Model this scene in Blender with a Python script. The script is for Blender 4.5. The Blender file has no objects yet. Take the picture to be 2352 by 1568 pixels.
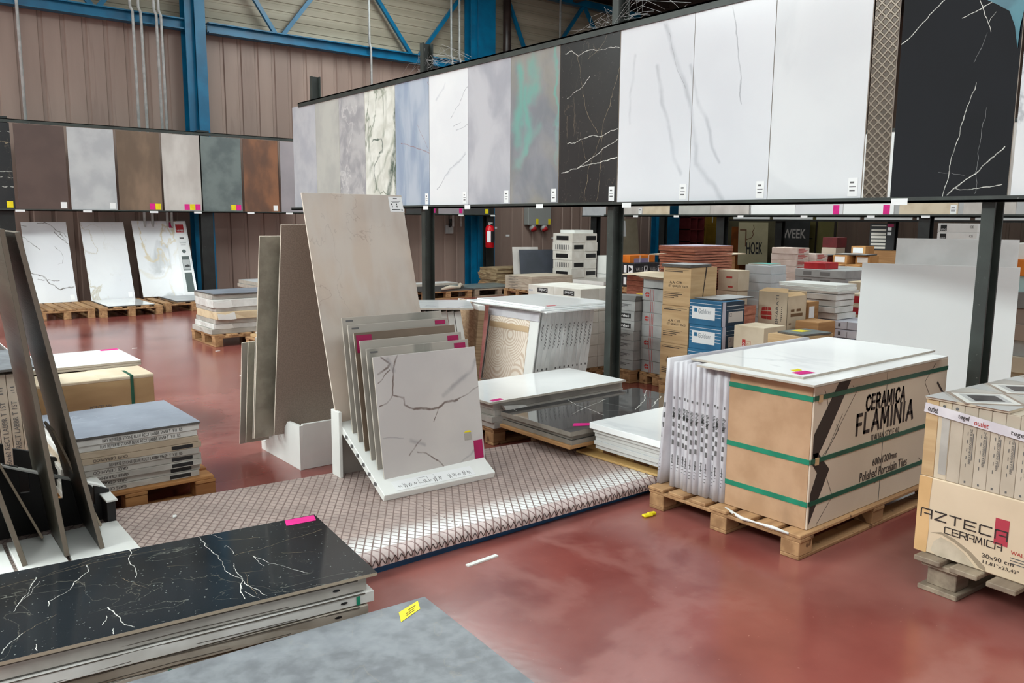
import bpy, bmesh, math, random
from mathutils import Matrix, Vector, Euler
random.seed(7)
R = math.radians
C = bpy.context.scene.collection
sc = bpy.context.scene

# ------------------------------------------------------------------ camera, world, light, exposure
F_PX, YAW, PITCH, ROLL = 1877.3, R(38.811), R(8.480), R(0.399)
fw = Vector((math.sin(YAW)*math.cos(PITCH), math.cos(YAW)*math.cos(PITCH), -math.sin(PITCH)))
rt = Vector((math.cos(YAW), -math.sin(YAW), 0)); up = rt.cross(fw)
r2 = rt*math.cos(ROLL) + up*math.sin(ROLL); u2 = up*math.cos(ROLL) - rt*math.sin(ROLL)
cd = bpy.data.cameras.new('camera'); cam = bpy.data.objects.new('camera', cd); C.objects.link(cam)
M = Matrix((r2, u2, -fw)).transposed().to_4x4(); M.translation = (0, 0, 1.40); cam.matrix_world = M
cd.sensor_width = 36; cd.lens = 36*F_PX/2352; cd.clip_start = .05; cd.clip_end = 200
sc.camera = cam
sc.view_settings.view_transform = 'Standard'; sc.view_settings.look = 'None'
sc.view_settings.exposure = 0.0; sc.view_settings.gamma = 1; sc.view_settings.use_curve_mapping = False
w = bpy.data.worlds.new('world'); sc.world = w; w.use_nodes = True
bg = w.node_tree.nodes['Background']; bg.inputs[0].default_value = (.94, .98, .98, 1); bg.inputs[1].default_value = .58
SKY_KEY, SKY_SIDE, SKY_FAR, FILL_MID = 3.6, 18.5, 11.5, 8.5        # radiance of three unseen skylight strips and one added fill strip

# ------------------------------------------------------------------ helpers
def lin(c):
    f = lambda v: (v/12.92 if v <= .04045 else ((v+.055)/1.055)**2.4)
    return tuple(f(v/255) for v in c) + (1,)

class MB:
    def __init__(s): s.v = []; s.f = []; s.m = []
    def add(s, vs, fs, mi=0):
        b = len(s.v); s.v += [tuple(v) for v in vs]
        for f in fs: s.f.append([b+i for i in f]); s.m.append(mi)
        return s
    def box(s, x0, y0, z0, x1, y1, z1, mi=0, faces=None):
        if x0 > x1: x0, x1 = x1, x0
        if y0 > y1: y0, y1 = y1, y0
        if z0 > z1: z0, z1 = z1, z0
        vs = [(x0,y0,z0),(x1,y0,z0),(x1,y1,z0),(x0,y1,z0),(x0,y0,z1),(x1,y0,z1),(x1,y1,z1),(x0,y1,z1)]
        fs = [(3,2,1,0),(4,5,6,7),(0,1,5,4),(2,3,7,6),(3,0,4,7),(1,2,6,5)]   # -z +z -y +y -x +x
        b = len(s.v); s.v += vs
        for k, f in enumerate(fs):
            s.f.append([b+i for i in f]); s.m.append(mi if not faces else faces.get(k, mi))
        return s
    def prism(s, poly, o, eu, ev, n, t, mi=0):
        o, eu, ev, n = Vector(o), Vector(eu), Vector(ev), Vector(n); k = len(poly)
        a = [o+eu*p[0]+ev*p[1] for p in poly]; b = [q+n*t for q in a]
        fs = [list(range(k))[::-1], list(range(k, 2*k))] + [(i, (i+1) % k, k+(i+1) % k, k+i) for i in range(k)]
        return s.add(a+b, fs, mi)
    def tube(s, pts, r, n=8, mi=0):
        pts = [Vector(p) for p in pts]; rings = []
        for i, p in enumerate(pts):
            d = (pts[min(i+1, len(pts)-1)]-pts[max(i-1, 0)]).normalized()
            a = d.orthogonal().normalized() if i == 0 else (rings[-1][1]-d*rings[-1][1].dot(d)).normalized()
            b = d.cross(a); rr = r[i] if isinstance(r, (list, tuple)) else r
            rings.append(([p+a*math.cos(2*math.pi*k/n)*rr+b*math.sin(2*math.pi*k/n)*rr for k in range(n)], a))
        vs = [q for g, _ in rings for q in g]; fs = []
        for i in range(len(pts)-1):
            for k in range(n): fs.append((i*n+k, i*n+(k+1) % n, (i+1)*n+(k+1) % n, (i+1)*n+k))
        fs.append(list(range(n))[::-1]); fs.append([(len(pts)-1)*n+k for k in range(n)])
        return s.add(vs, fs, mi)
    def mesh(s, name, mats, bevel=0, smooth=False, seg=1):
        bm = bmesh.new(); vs = [bm.verts.new(v) for v in s.v]
        for f, m in zip(s.f, s.m):
            try: fc = bm.faces.new([vs[i] for i in f]); fc.material_index = m; fc.smooth = smooth
            except ValueError: pass
        bmesh.ops.recalc_face_normals(bm, faces=bm.faces)
        if bevel:
            es = [e for e in bm.edges if len(e.link_faces) == 2 and e.calc_face_angle(0) > .6]
            bmesh.ops.bevel(bm, geom=es, offset=bevel, segments=seg, affect='EDGES', clamp_overlap=True)
        me = bpy.data.meshes.new(name); bm.to_mesh(me); bm.free()
        for m in (mats if isinstance(mats, (list, tuple)) else [mats]): me.materials.append(m)
        return me
    def build(s, name, mats, parent=None, bevel=0, smooth=False, seg=1, loc=None, rot=None):
        o = bpy.data.objects.new(name, s.mesh(name, mats, bevel, smooth, seg)); C.objects.link(o)
        if parent: o.parent = parent
        if loc: o.location = loc
        if rot: o.rotation_euler = rot
        return o

def tag(o, label=None, cat=None, group=None, kind=None):
    if label: o['label'] = label
    if cat: o['category'] = cat
    if group: o['group'] = group
    if kind: o['kind'] = kind
    return o
def thing(name, label, cat, loc=(0,0,0), rz=0, group=None, rot=None):
    o = bpy.data.objects.new(name, None); C.objects.link(o); o.empty_display_size = .1
    o.location = loc; o.rotation_euler = rot or (0, 0, rz)
    return tag(o, label, cat, group)
NTH = 'first second third fourth fifth sixth seventh eighth ninth tenth eleventh twelfth thirteenth fourteenth fifteenth sixteenth seventeenth eighteenth nineteenth twentieth'.split()
NTH += [f'{t}-{n}' for t in ('twenty', 'thirty') for n in NTH[:9]]
def ordn(i, n):      # i counted from the bottom
    k = n-1-i
    if n == 1: return 'only one'
    if n == 2: return 'upper' if k == 0 else 'lower'
    return 'lowest' if i == 0 else ('topmost' if k == 0 else (NTH[k]+' from top' if k <= i+3 else NTH[i]+' from bottom'))

# ------------------------------------------------------------------ procedural materials
VEIN = {
 'fg': [((226, 224, 216), 1, 0.5, [(0.00217, [(0.775, 0.646), (0.784, 0.551), (0.8, 0.424), (0.794, 0.304), (0.8, 0.241), (0.819, 0.173), (0.844, 0.077), (0.857, 0.017)]), (0.00248, [(0.828, 0.305), (0.823, 0.213), (0.819, 0.145), (0.796, 0.035)]), (0.00124, [(0.815, 0.081), (0.828, 0.01)]), (0.00248, [(0.58, 0.649), (0.564, 0.584), (0.553, 0.519), (0.552, 0.436), (0.547, 0.36)]), (0.00310, [(0.456, 0.182), (0.469, 0.11), (0.47, 0.076), (0.491, 0.014)]), (0.00198, [(0.437, 0.529), (0.43, 0.481), (0.373, 0.377), (0.313, 0.312), (0.303, 0.276)]), (0.00217, [(0.285, 0.513), (0.265, 0.431), (0.241, 0.344), (0.217, 0.299)]), (0.00124, [(0.295, 0.479), (0.265, 0.391), (0.239, 0.339)]), (0.00155, [(0.82, 0.618), (0.846, 0.531)]), (0.00155, [(0.844, 0.463), (0.853, 0.376)]), (0.00155, [(0.906, 0.328), (0.909, 0.241)]), (0.00136, [(0.906, 0.328), (0.94, 0.237), (1.014, 0.111)]), (0.00248, [(0.187, 0.053), (0.21, 0.098), (0.237, 0.132)]), (0.00186, [(0.442, 0.127), (0.428, 0.074)]), (0.00186, [(0.446, 0.036), (0.449, 0.008)]), (0.00186, [(0.269, 0.052), (0.268, 0.018)])]), ((176, 158, 128), 0.75, 0.5, [(0.00099, [(0.191, 0.495), (0.301, 0.503), (0.428, 0.534), (0.557, 0.548), (0.659, 0.543)]), (0.00099, [(0.592, 0.583), (0.466, 0.58), (0.31, 0.512)]), (0.00099, [(0.828, 0.525), (0.985, 0.473)]), (0.00099, [(0.85, 0.362), (0.991, 0.391), (1.173, 0.441)]), (0.00124, [(0.831, 0.222), (0.891, 0.215)]), (0.00099, [(0.644, 0.395), (0.709, 0.363)]), (0.00099, [(0.984, 0.312), (1.084, 0.252)]), (0.00099, [(0.51, 0.375), (0.563, 0.248)]), (0.00099, [(0.225, 0.119), (0.32, 0.213)]), (0.00099, [(0.84, 0.217), (0.836, 0.122), (0.835, 0.044)])])],
 'k': [((226, 224, 216), 1, 0.5, [(0.005, [(0.554, 1.115), (0.486, 1.115), (0.411, 1.072), (0.331, 1.102), (0.225, 1.091)]), (0.003, [(0.225, 1.091), (0.121, 1.085), (-0.0, 1.076)]), (0.004, [(0.297, 0.904), (0.368, 0.85), (0.456, 0.81)]), (0.002, [(0.456, 0.81), (0.531, 0.783)]), (0.004, [(0.522, 0.449), (0.299, 0.484), (0.17, 0.485), (-0.007, 0.529)]), (0.007, [(0.587, 0.231), (0.396, 0.275), (0.164, 0.304), (-0.0, 0.324)]), (0.005, [(0.396, 0.275), (0.294, 0.315), (0.153, 0.391), (-0.003, 0.448)])]), ((176, 158, 128), 0.7, 0.5, [(0.002, [(0.124, 1.179), (0.177, 1.117), (0.224, 1.086), (0.315, 1.032)]), (0.0028, [(0.425, 1.077), (0.392, 0.936), (0.342, 0.734), (0.288, 0.621), (0.213, 0.507)]), (0.0032, [(-0.005, 0.941), (0.031, 0.834), (0.093, 0.68), (0.152, 0.57), (0.171, 0.494), (0.278, 0.275), (0.329, 0.025)]), (0.002, [(0.381, 0.53), (0.356, 0.418), (0.308, 0.306)]), (0.003, [(0.163, 0.484), (0.163, 0.269), (0.198, 0.023)]), (0.002, [(0.527, 0.662), (0.516, 0.489)]), (0.002, [(0.455, 0.785), (0.455, 0.505)])])],
 'kg': [((226, 224, 216), 1, 0.5, [(0.0042, [(0.36, 0.961), (0.428, 0.902), (0.485, 0.839), (0.524, 0.806), (0.564, 0.782), (0.617, 0.714)]), (0.004, [(0.131, 0.917), (0.189, 0.891), (0.268, 0.864)]), (0.0032, [(0.195, 0.93), (0.169, 0.868), (0.149, 0.815), (0.134, 0.778)]), (0.0022, [(0.149, 0.821), (0.12, 0.866)]), (0.0038, [(0.181, 0.548), (0.191, 0.51), (0.218, 0.416), (0.235, 0.319), (0.265, 0.208), (0.276, 0.107), (0.289, 0.019)]), (0.0045, [(0.027, 0.243), (0.091, 0.185), (0.148, 0.123), (0.209, 0.078), (0.269, 0.023)]), (0.0032, [(0.232, 0.052), (0.136, 0.05), (0.029, 0.067)])]), ((150, 150, 150), 0.8, 0.5, [(0.002, [(0.155, 0.778), (0.173, 0.706), (0.199, 0.646)]), (0.0022, [(0.128, 0.433), (0.138, 0.331), (0.145, 0.234), (0.138, 0.188), (0.149, 0.129), (0.141, 0.076), (0.146, 0.024)]), (0.0015, [(0.319, 0.136), (0.259, 0.13), (0.199, 0.115)])])],
 'pa': [((188, 190, 196), 0.8, 1, [(0.035, [(0.239, 1.139), (0.16, 0.945), (0.085, 0.797), (0.021, 0.652), (-0.033, 0.449), (-0.055, 0.248), (-0.148, 0.141), (-0.261, 0.026)]), (0.03, [(0.299, 0.895), (0.241, 0.649), (0.173, 0.456), (0.13, 0.284), (0.079, 0.192)]), (0.025, [(0.021, 0.866), (-0.034, 0.663), (-0.129, 0.501), (-0.17, 0.345), (-0.228, 0.249)]), (0.02, [(0.501, 0.995), (0.542, 0.725), (0.522, 0.538)]), (0.02, [(0.251, 1.15), (0.186, 1.01), (0.121, 0.854)])]), ((160, 162, 168), 0.8, 0.8, [(0.008, [(-0.281, 1.163), (-0.308, 1.039), (-0.348, 0.856), (-0.373, 0.586)]), (0.005, [(0.213, 1.092), (0.133, 0.855), (0.058, 0.725)])])],
 'pb': [((188, 190, 196), 0.8, 1, [(0.035, [(0.826, 1.139), (0.747, 0.945), (0.672, 0.797), (0.608, 0.652), (0.554, 0.449), (0.532, 0.248), (0.439, 0.141), (0.326, 0.026)]), (0.03, [(0.886, 0.895), (0.828, 0.649), (0.76, 0.456), (0.717, 0.284), (0.666, 0.192)]), (0.025, [(0.608, 0.866), (0.553, 0.663), (0.458, 0.501), (0.417, 0.345), (0.359, 0.249)]), (0.02, [(1.088, 0.995), (1.129, 0.725), (1.109, 0.538)]), (0.02, [(0.838, 1.15), (0.773, 1.01), (0.708, 0.854)])]), ((160, 162, 168), 0.8, 0.8, [(0.008, [(0.306, 1.163), (0.279, 1.039), (0.239, 0.856), (0.214, 0.586)]), (0.005, [(0.8, 1.092), (0.72, 0.855), (0.645, 0.725)])])],
 'gr': [((78, 94, 84), 0.95, 0.7, [(0.0570, [(-0.061, 1.081), (0.024, 0.852), (-0.022, 0.796)]), (0.0950, [(-0.02, 0.716), (0.01, 0.585), (0.069, 0.4), (0.131, 0.143)]), (0.0570, [(-0.071, 0.66), (0.017, 0.33), (-0.004, 0.126)]), (0.0190, [(0.28, 0.67), (0.255, 0.573), (0.4, 0.457), (0.432, 0.36), (0.381, 0.19)]), (0.0152, [(0.449, 0.682), (0.28, 0.67)])]), ((150, 156, 140), 0.7, 1, [(0.0380, [(0.439, 0.163), (0.203, 0.474), (0.034, 0.667)]), (0.0228, [(0.322, 1.069), (0.155, 1.144)])])],
 'bl': [((150, 112, 100), 0.9, 0.6, [(0.008, [(0.498, 0.617), (0.283, 0.571), (0.113, 0.528), (-0.041, 0.481)]), (0.004, [(0.205, 0.764), (0.087, 0.615), (-0.006, 0.508)]), (0.005, [(0.031, 1.135), (-0.06, 1.051)])])],
 'wn': [((140, 142, 150), 0.8, 1, [(0.006, [(-0.035, 1.076), (0.132, 0.873), (0.283, 0.78)]), (0.006, [(-0.034, 0.706), (0.176, 0.663)]), (0.005, [(0.218, 0.703), (0.111, 0.741)]), (0.008, [(0.039, 0.451), (0.265, 0.33), (0.377, 0.248), (0.469, 0.15)])]), ((200, 202, 208), 0.7, 1, [(0.02, [(0.346, 1.087), (0.482, 0.957)]), (0.02, [(0.039, 0.463), (0.377, 0.248)])])],
 'ca': [((106, 90, 84), 0.95, 0.6, [(0.0090, [(0.13, 0.596), (0.102, 0.527), (0.099, 0.467), (0.087, 0.407), (0.144, 0.385), (0.146, 0.354), (0.2, 0.327)]), (0.0135, [(0.2, 0.327), (0.29, 0.31), (0.343, 0.314), (0.38, 0.335), (0.459, 0.336)]), (0.0075, [(0.459, 0.336), (0.523, 0.361), (0.588, 0.391)]), (0.0075, [(0.087, 0.407), (0.049, 0.371), (0.011, 0.361)]), (0.0105, [(0.042, 0.594), (0.088, 0.559), (0.075, 0.54), (0.019, 0.516)]), (0.0045, [(0.343, 0.314), (0.328, 0.284), (0.307, 0.245)]), (0.0075, [(0.145, 0.1), (0.194, 0.148), (0.219, 0.17)]), (0.0075, [(0.191, 0.108), (0.246, 0.094), (0.3, 0.059), (0.342, 0.011)]), (0.0060, [(0.085, 0.529), (0.016, 0.476)])]), ((140, 136, 138), 0.6, 1, [(0.022, [(0.59, 0.533), (0.56, 0.481), (0.506, 0.443), (0.442, 0.408), (0.378, 0.372)]), (0.006, [(0.014, 0.211), (0.121, 0.195)]), (0.012, [(0.401, 0.001), (0.464, 0.032), (0.542, 0.068)]), (0.02, [(0.079, 0.581), (0.107, 0.527)]), (0.02, [(0.163, 0.173), (0.239, 0.141)])])],
 'kd': [((226, 224, 216), 1, 0.5, [(0.004, [(0.595, 0.734), (0.487, 0.469), (0.477, 0.369), (0.435, 0.175)]), (0.004, [(0.769, 0.484), (0.664, 0.447), (0.501, 0.393), (0.291, 0.304)]), (0.004, [(0.12, 0.702), (0.089, 0.578)]), (0.006, [(1.398, 0.656), (1.135, 0.478), (0.923, 0.298), (0.694, 0.163)]), (0.006, [(1.116, 0.318), (0.953, 0.229), (0.826, 0.148)])]), ((170, 168, 164), 0.8, 0.5, [(0.002, [(0.261, 0.751), (0.343, 0.578), (0.47, 0.417)]), (0.0025, [(0.638, 0.513), (0.683, 0.366), (0.688, 0.209)]), (0.0025, [(0.528, 0.246), (0.663, 0.144)])])],
 'bo': [((88, 78, 70), 0.95, 0.7, [(0.012, [(0.22, 1.258), (0.325, 1.245), (0.38, 1.192), (0.46, 1.124), (0.526, 1.089), (0.579, 1.022)]), (0.014, [(0.422, 1.105), (0.513, 0.981), (0.581, 0.908)]), (0.008, [(0.481, 1.106), (0.57, 0.929)]), (0.008, [(0.006, 1.224), (0.071, 1.193)]), (0.01, [(0.006, 1.03), (0.056, 0.961), (0.207, 0.817)]), (0.015, [(0.029, 0.481), (0.174, 0.407), (0.276, 0.295), (0.39, 0.2), (0.491, 0.227), (0.58, 0.218)]), (0.008, [(0.119, 0.359), (0.254, 0.344), (0.409, 0.345)]), (0.006, [(0.398, 0.871), (0.463, 0.78), (0.497, 0.719), (0.469, 0.6), (0.396, 0.586)])])],
}
def mat(name, c1, c2=None, scale=5, rough=.5, detail=5, stretch=(1,1,1), rot=(0,0,0), metal=0, bump=0, bscale=60, spec=.5, veins=(), speck=None, dist=0, lo=.35, hi=.65, emit=0, lines=None):
    m = bpy.data.materials.new(name); m.use_nodes = True; nt = m.node_tree; L = nt.links.new
    b = nt.nodes['Principled BSDF']
    b.inputs['Roughness'].default_value = rough; b.inputs['Metallic'].default_value = metal; b.inputs['Specular IOR Level'].default_value = spec
    tc = nt.nodes.new('ShaderNodeTexCoord'); oi = nt.nodes.new('ShaderNodeObjectInfo')
    ml = nt.nodes.new('ShaderNodeMath'); ml.operation = 'MULTIPLY'; ml.inputs[1].default_value = 41; L(oi.outputs['Random'], ml.inputs[0])
    va = nt.nodes.new('ShaderNodeVectorMath'); va.operation = 'ADD'; L(tc.outputs['Object'], va.inputs[0]); L(ml.outputs[0], va.inputs[1])
    def noise(sc_, st, rt_, det, di, off=0):
        mp = nt.nodes.new('ShaderNodeMapping'); mp.inputs['Scale'].default_value = st; mp.inputs['Rotation'].default_value = rt_; mp.inputs['Location'].default_value = (off, off*.7, off*1.3)
        L(va.outputs[0], mp.inputs[0]); n = nt.nodes.new('ShaderNodeTexNoise'); n.inputs['Scale'].default_value = sc_; n.inputs['Detail'].default_value = det; n.inputs['Distortion'].default_value = di
        L(mp.outputs[0], n.inputs['Vector']); return n.outputs['Fac']
    def rng(src, a, z, x=0., y=1.):
        r = nt.nodes.new('ShaderNodeMapRange'); r.inputs[1].default_value = a; r.inputs[2].default_value = z; r.inputs[3].default_value = x; r.inputs[4].default_value = y; r.interpolation_type = 'SMOOTHSTEP'
        L(src, r.inputs[0]); return r.outputs[0]
    def mix(f, a, c):
        x = nt.nodes.new('ShaderNodeMix'); x.data_type = 'RGBA'
        L(f, x.inputs[0])
        if isinstance(a, tuple): x.inputs[6].default_value = a
        else: L(a, x.inputs[6])
        x.inputs[7].default_value = c; return x.outputs[2]
    col = lin(c1)
    if c2: col = mix(rng(noise(scale, stretch, rot, detail, dist), lo, hi), col, lin(c2))
    for k, v in enumerate(veins):   # (colour, scale, half width, distortion, stretch, rotation, strength)
        vc, vs, vw, vd, vst, vr, vstr = v
        n = noise(vs, vst, vr, 6, vd, 3.1+k*5.7)
        s = nt.nodes.new('ShaderNodeMath'); s.operation = 'SUBTRACT'; s.inputs[1].default_value = .5; L(n, s.inputs[0])
        a = nt.nodes.new('ShaderNodeMath'); a.operation = 'ABSOLUTE'; L(s.outputs[0], a.inputs[0])
        lf = rng(a.outputs[0], 0, vw, 1, 0); pres = rng(noise(vs*.6, (1,1,1), (0,0,0), 2, 0, 9+k*3.3), .42, .58, .05, vstr)
        t = nt.nodes.new('ShaderNodeMath'); t.operation = 'MULTIPLY'; L(lf, t.inputs[0]); L(pres, t.inputs[1])
        col = mix(t.outputs[0], col, lin(vc))
    if lines:       # drawn veins: (axes, sets of polylines in object coordinates, wobble size, wobble scale)
        axes, sets, amp, wsc = lines; mask = {'xy': (1,1,0), 'xz': (1,0,1), 'yz': (0,1,1)}[axes]
        P3 = {'xy': lambda q: (q[0],q[1],0), 'xz': lambda q: (q[0],0,q[1]), 'yz': lambda q: (0,q[0],q[1])}[axes]
        def vm(op, a, b_=None, out=0):
            n = nt.nodes.new('ShaderNodeVectorMath'); n.operation = op
            L(a, n.inputs[0])
            if b_ is not None:
                if isinstance(b_, tuple): n.inputs[1].default_value = b_
                else: L(b_, n.inputs[1])
            return n.outputs[out]
        nz = nt.nodes.new('ShaderNodeTexNoise'); nz.inputs['Scale'].default_value = wsc; nz.inputs['Detail'].default_value = 5; L(tc.outputs['Object'], nz.inputs['Vector'])
        p = vm('ADD', tc.outputs['Object'], vm('MULTIPLY', vm('SUBTRACT', nz.outputs['Color'], (.5,.5,.5)), (amp, amp, amp))); p = vm('MULTIPLY', p, mask)
        for vcol, vstr, soft, polys in sets:
            acc = None
            for wd, pts in polys:
                for A, B in zip(pts, pts[1:]):
                    A, B = Vector(P3(A)), Vector(P3(B)); ba = B-A; q = ba.dot(ba)
                    if q < 1e-9: continue
                    pa = vm('SUBTRACT', p, tuple(A)); h_ = nt.nodes.new('ShaderNodeMath'); h_.operation = 'MULTIPLY'; h_.use_clamp = True; h_.inputs[1].default_value = 1/q; L(vm('DOT_PRODUCT', pa, tuple(ba), 1), h_.inputs[0])
                    sc_ = nt.nodes.new('ShaderNodeVectorMath'); sc_.operation = 'SCALE'; sc_.inputs[0].default_value = ba; L(h_.outputs[0], sc_.inputs[3])
                    dd = nt.nodes.new('ShaderNodeMath'); dd.operation = 'MULTIPLY'; dd.inputs[1].default_value = 1/(wd*.8); L(vm('LENGTH', vm('SUBTRACT', pa, sc_.outputs[0]), None, 1), dd.inputs[0])
                    if acc is None: acc = dd.outputs[0]
                    else:
                        mn = nt.nodes.new('ShaderNodeMath'); mn.operation = 'MINIMUM'; L(acc, mn.inputs[0]); L(dd.outputs[0], mn.inputs[1]); acc = mn.outputs[0]
            f_ = rng(acc, .5-.5*soft, .55+.55*soft, vstr, 0); g_ = rng(nz.outputs['Fac'], .3, .6, .35, 1)
            t = nt.nodes.new('ShaderNodeMath'); t.operation = 'MULTIPLY'; L(f_, t.inputs[0]); L(g_, t.inputs[1]); col = mix(t.outputs[0], col, lin(vcol))
    if speck:
        col = mix(rng(noise(speck[1], (1,1,1), (0,0,0), 2, 0, 17), speck[2], speck[2]+.05), col, lin(speck[0]))
    if isinstance(col, tuple): b.inputs['Base Color'].default_value = col
    else: L(col, b.inputs['Base Color'])
    if emit:
        b.inputs['Emission Color'].default_value = lin(c1); b.inputs['Emission Strength'].default_value = emit
    if bump:
        bn = nt.nodes.new('ShaderNodeBump'); bn.inputs['Strength'].default_value = bump; bn.inputs['Distance'].default_value = .01
        L(noise(bscale, stretch, rot, 4, 0, 2), bn.inputs['Height']); L(bn.outputs[0], b.inputs['Normal'])
    return m

def grid_mat(name, base, line, p, width, rough, metal=.0, ang=45, bump=.5, dots=None, white_band=False):   # raised criss-cross pattern (chequer plate)
    m = mat(name, base, tuple(int(v*.9) for v in base), 9, rough, metal=metal); nt = m.node_tree; L = nt.links.new
    b = nt.nodes['Principled BSDF']; src = b.inputs['Base Color'].links[0].from_socket
    tc = nt.nodes.new('ShaderNodeTexCoord'); outs = []
    for sgn in (1, -1):
        mp = nt.nodes.new('ShaderNodeMapping'); mp.inputs['Rotation'].default_value = (0, 0, R(ang*sgn)) if dots is None else (R(ang*sgn), 0, 0); L(tc.outputs['Object'], mp.inputs[0])
        sp = nt.nodes.new('ShaderNodeSeparateXYZ'); L(mp.outputs[0], sp.inputs[0])
        pp = nt.nodes.new('ShaderNodeMath'); pp.operation = 'PINGPONG'; pp.inputs[1].default_value = p/2; L(sp.outputs[0 if dots is None else 1], pp.inputs[0])
        r = nt.nodes.new('ShaderNodeMapRange'); r.inputs[1].default_value = width*.4; r.inputs[2].default_value = width; r.inputs[3].default_value = 1; r.inputs[4].default_value = 0; L(pp.outputs[0], r.inputs[0]); outs.append(r.outputs[0])
    mx = nt.nodes.new('ShaderNodeMath'); mx.operation = 'MAXIMUM'; L(outs[0], mx.inputs[0]); L(outs[1], mx.inputs[1])
    x = nt.nodes.new('ShaderNodeMix'); x.data_type = 'RGBA'; L(mx.outputs[0], x.inputs[0]); L(src, x.inputs[6]); x.inputs[7].default_value = lin(line); L(x.outputs[2], b.inputs['Base Color'])
    if white_band:        # near-white band with a noisy border along the front edge of the plate
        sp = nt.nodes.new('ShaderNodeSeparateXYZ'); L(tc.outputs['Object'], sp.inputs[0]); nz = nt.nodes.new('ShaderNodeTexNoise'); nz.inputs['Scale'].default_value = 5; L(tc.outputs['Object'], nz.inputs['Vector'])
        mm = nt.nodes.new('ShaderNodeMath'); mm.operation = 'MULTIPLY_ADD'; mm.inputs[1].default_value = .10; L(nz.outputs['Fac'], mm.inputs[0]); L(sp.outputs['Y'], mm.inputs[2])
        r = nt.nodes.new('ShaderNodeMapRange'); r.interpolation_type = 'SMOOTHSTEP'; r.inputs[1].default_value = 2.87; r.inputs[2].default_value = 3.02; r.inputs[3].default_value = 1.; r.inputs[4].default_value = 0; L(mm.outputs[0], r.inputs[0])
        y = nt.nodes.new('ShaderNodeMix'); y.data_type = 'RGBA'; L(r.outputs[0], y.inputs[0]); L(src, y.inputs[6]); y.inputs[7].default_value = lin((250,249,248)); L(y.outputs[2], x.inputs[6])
    bn = nt.nodes.new('ShaderNodeBump'); bn.inputs['Strength'].default_value = bump; bn.inputs['Distance'].default_value = .004; L(mx.outputs[0], bn.inputs['Height']); L(bn.outputs[0], b.inputs['Normal'])
    return m

FLOOR = mat('red floor paint', (146,76,68), (108,47,43), 1.5, .2, 8, bump=.04, bscale=25, spec=.8, veins=[((164,106,98), .5, .15, .2, (1,1,1), (0,0,.5), .6), ((160,106,99), 1.5, .07, .25, (1,1,1), (0,0,.2), .5)], speck=((158,100,92), 70, .74), lo=.25, hi=.75)
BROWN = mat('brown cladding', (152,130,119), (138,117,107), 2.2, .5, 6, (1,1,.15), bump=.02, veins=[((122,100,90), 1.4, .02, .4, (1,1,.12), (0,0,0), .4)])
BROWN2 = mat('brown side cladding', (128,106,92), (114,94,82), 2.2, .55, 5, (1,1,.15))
CREAM = mat('cream cladding', (164,156,138), (146,138,120), 1.5, .6, 5, (.2,1,3))
BLUE = mat('blue painted steel', (0,106,146), (6,90,126), 3, .35, bump=.01)
BLUED = mat('blue frame paint', (26,88,134), (20,72,112), 5, .45)
CEIL = mat('dark ceiling sheet', (66,56,48), (52,44,38), 2, .7)
RACK = mat('dark green rack paint', (58,64,60), (46,50,47), 6, .42, bump=.02, speck=((120,122,116), 70, .72))
BLACKP = mat('black painted steel', (34,36,35), (24,25,25), 6, .45, speck=((110,110,105), 60, .74))
GALV = mat('galvanised pipe', (186,188,186), (164,166,164), 12, .45, metal=.15)
DPIPE = mat('dark brown pipe', (58,46,42), (46,36,33), 5, .4)
WOOD = mat('pallet wood', (182,142,100), (148,110,74), 3, .75, 6, (.5,6,6), bump=.1, bscale=40, speck=((110,76,48), 14, .66))
WOODG = mat('grey pallet wood', (158,142,122), (126,110,94), 3, .8, 6, (.5,6,6), bump=.1, bscale=40)
WOODD = mat('dark pallet wood', (122,84,54), (92,62,40), 3, .8, 6, (.5,6,6), bump=.1, bscale=40)
WOODO = mat('orange pallet wood', (192,138,84), (158,106,60), 3, .75, 6, (.5,6,6), bump=.1, bscale=40)
KRAFT = mat('kraft cardboard', (204,172,130), (188,154,112), 5, .8, 4, (.4,.4,5), bump=.03)
KRAFT2 = mat('brown cardboard', (176,132,86), (154,112,70), 5, .8, 4, (.4,.4,5), bump=.03)
KRAFT3 = mat('tan fibreboard', (196,158,124), (180,142,108), 7, .8, 6, bump=.03, veins=[((150,118,92), 1.7, .06, .8, (1,1,.6), (0,0,0), .5)])
CREAMC = mat('cream cardboard', (212,196,172), (198,180,154), 5, .8, 4, bump=.02)
BEIGEC = mat('beige board', (196,182,164), (182,168,150), 6, .8, bump=.02)
GREYC = mat('grey cardboard', (172,172,170), (154,154,153), 6, .7)
GREYD = mat('dark grey cardboard', (120,118,116), (104,102,100), 6, .7)
PAPER = mat('white wrapping paper', (226,224,220), (206,203,198), 7, .6, bump=.08, bscale=18)
PAPERG = mat('grey wrapping paper', (190,184,176), (168,162,154), 7, .65, bump=.08, bscale=18)
PAPERL = mat('lilac white wrapping', (210,207,211), (192,188,194), 7, .5, bump=.08, bscale=18)
WHITEB = mat('white board', (236,236,232), (228,228,224), 4, .4)
SLEEVE = mat('printed cream sleeve', (214,196,176), (204,186,166), 2, .6)
BODY = mat('tile body', (188,178,166), (176,166,154), 20, .7)
BODYD = mat('dark tile body', (96,92,88), (84,80,76), 20, .7)
WHITE = mat('white sticker', (238,238,238), rough=.5)
PINK = mat('magenta sticker', (226,30,140), (214,20,128), 9, .5)
MAROON = mat('crimson sticker', (168,6,84), (150,4,72), 9, .5)
YELL = mat('yellow sticker', (240,220,20), (228,206,10), 9, .5)
BLACK = mat('black print', (26,26,28), rough=.5)
INK = mat('grey print', (96,94,94), rough=.6)
INKD = mat('dark brown print', (52,42,38), rough=.6)
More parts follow.
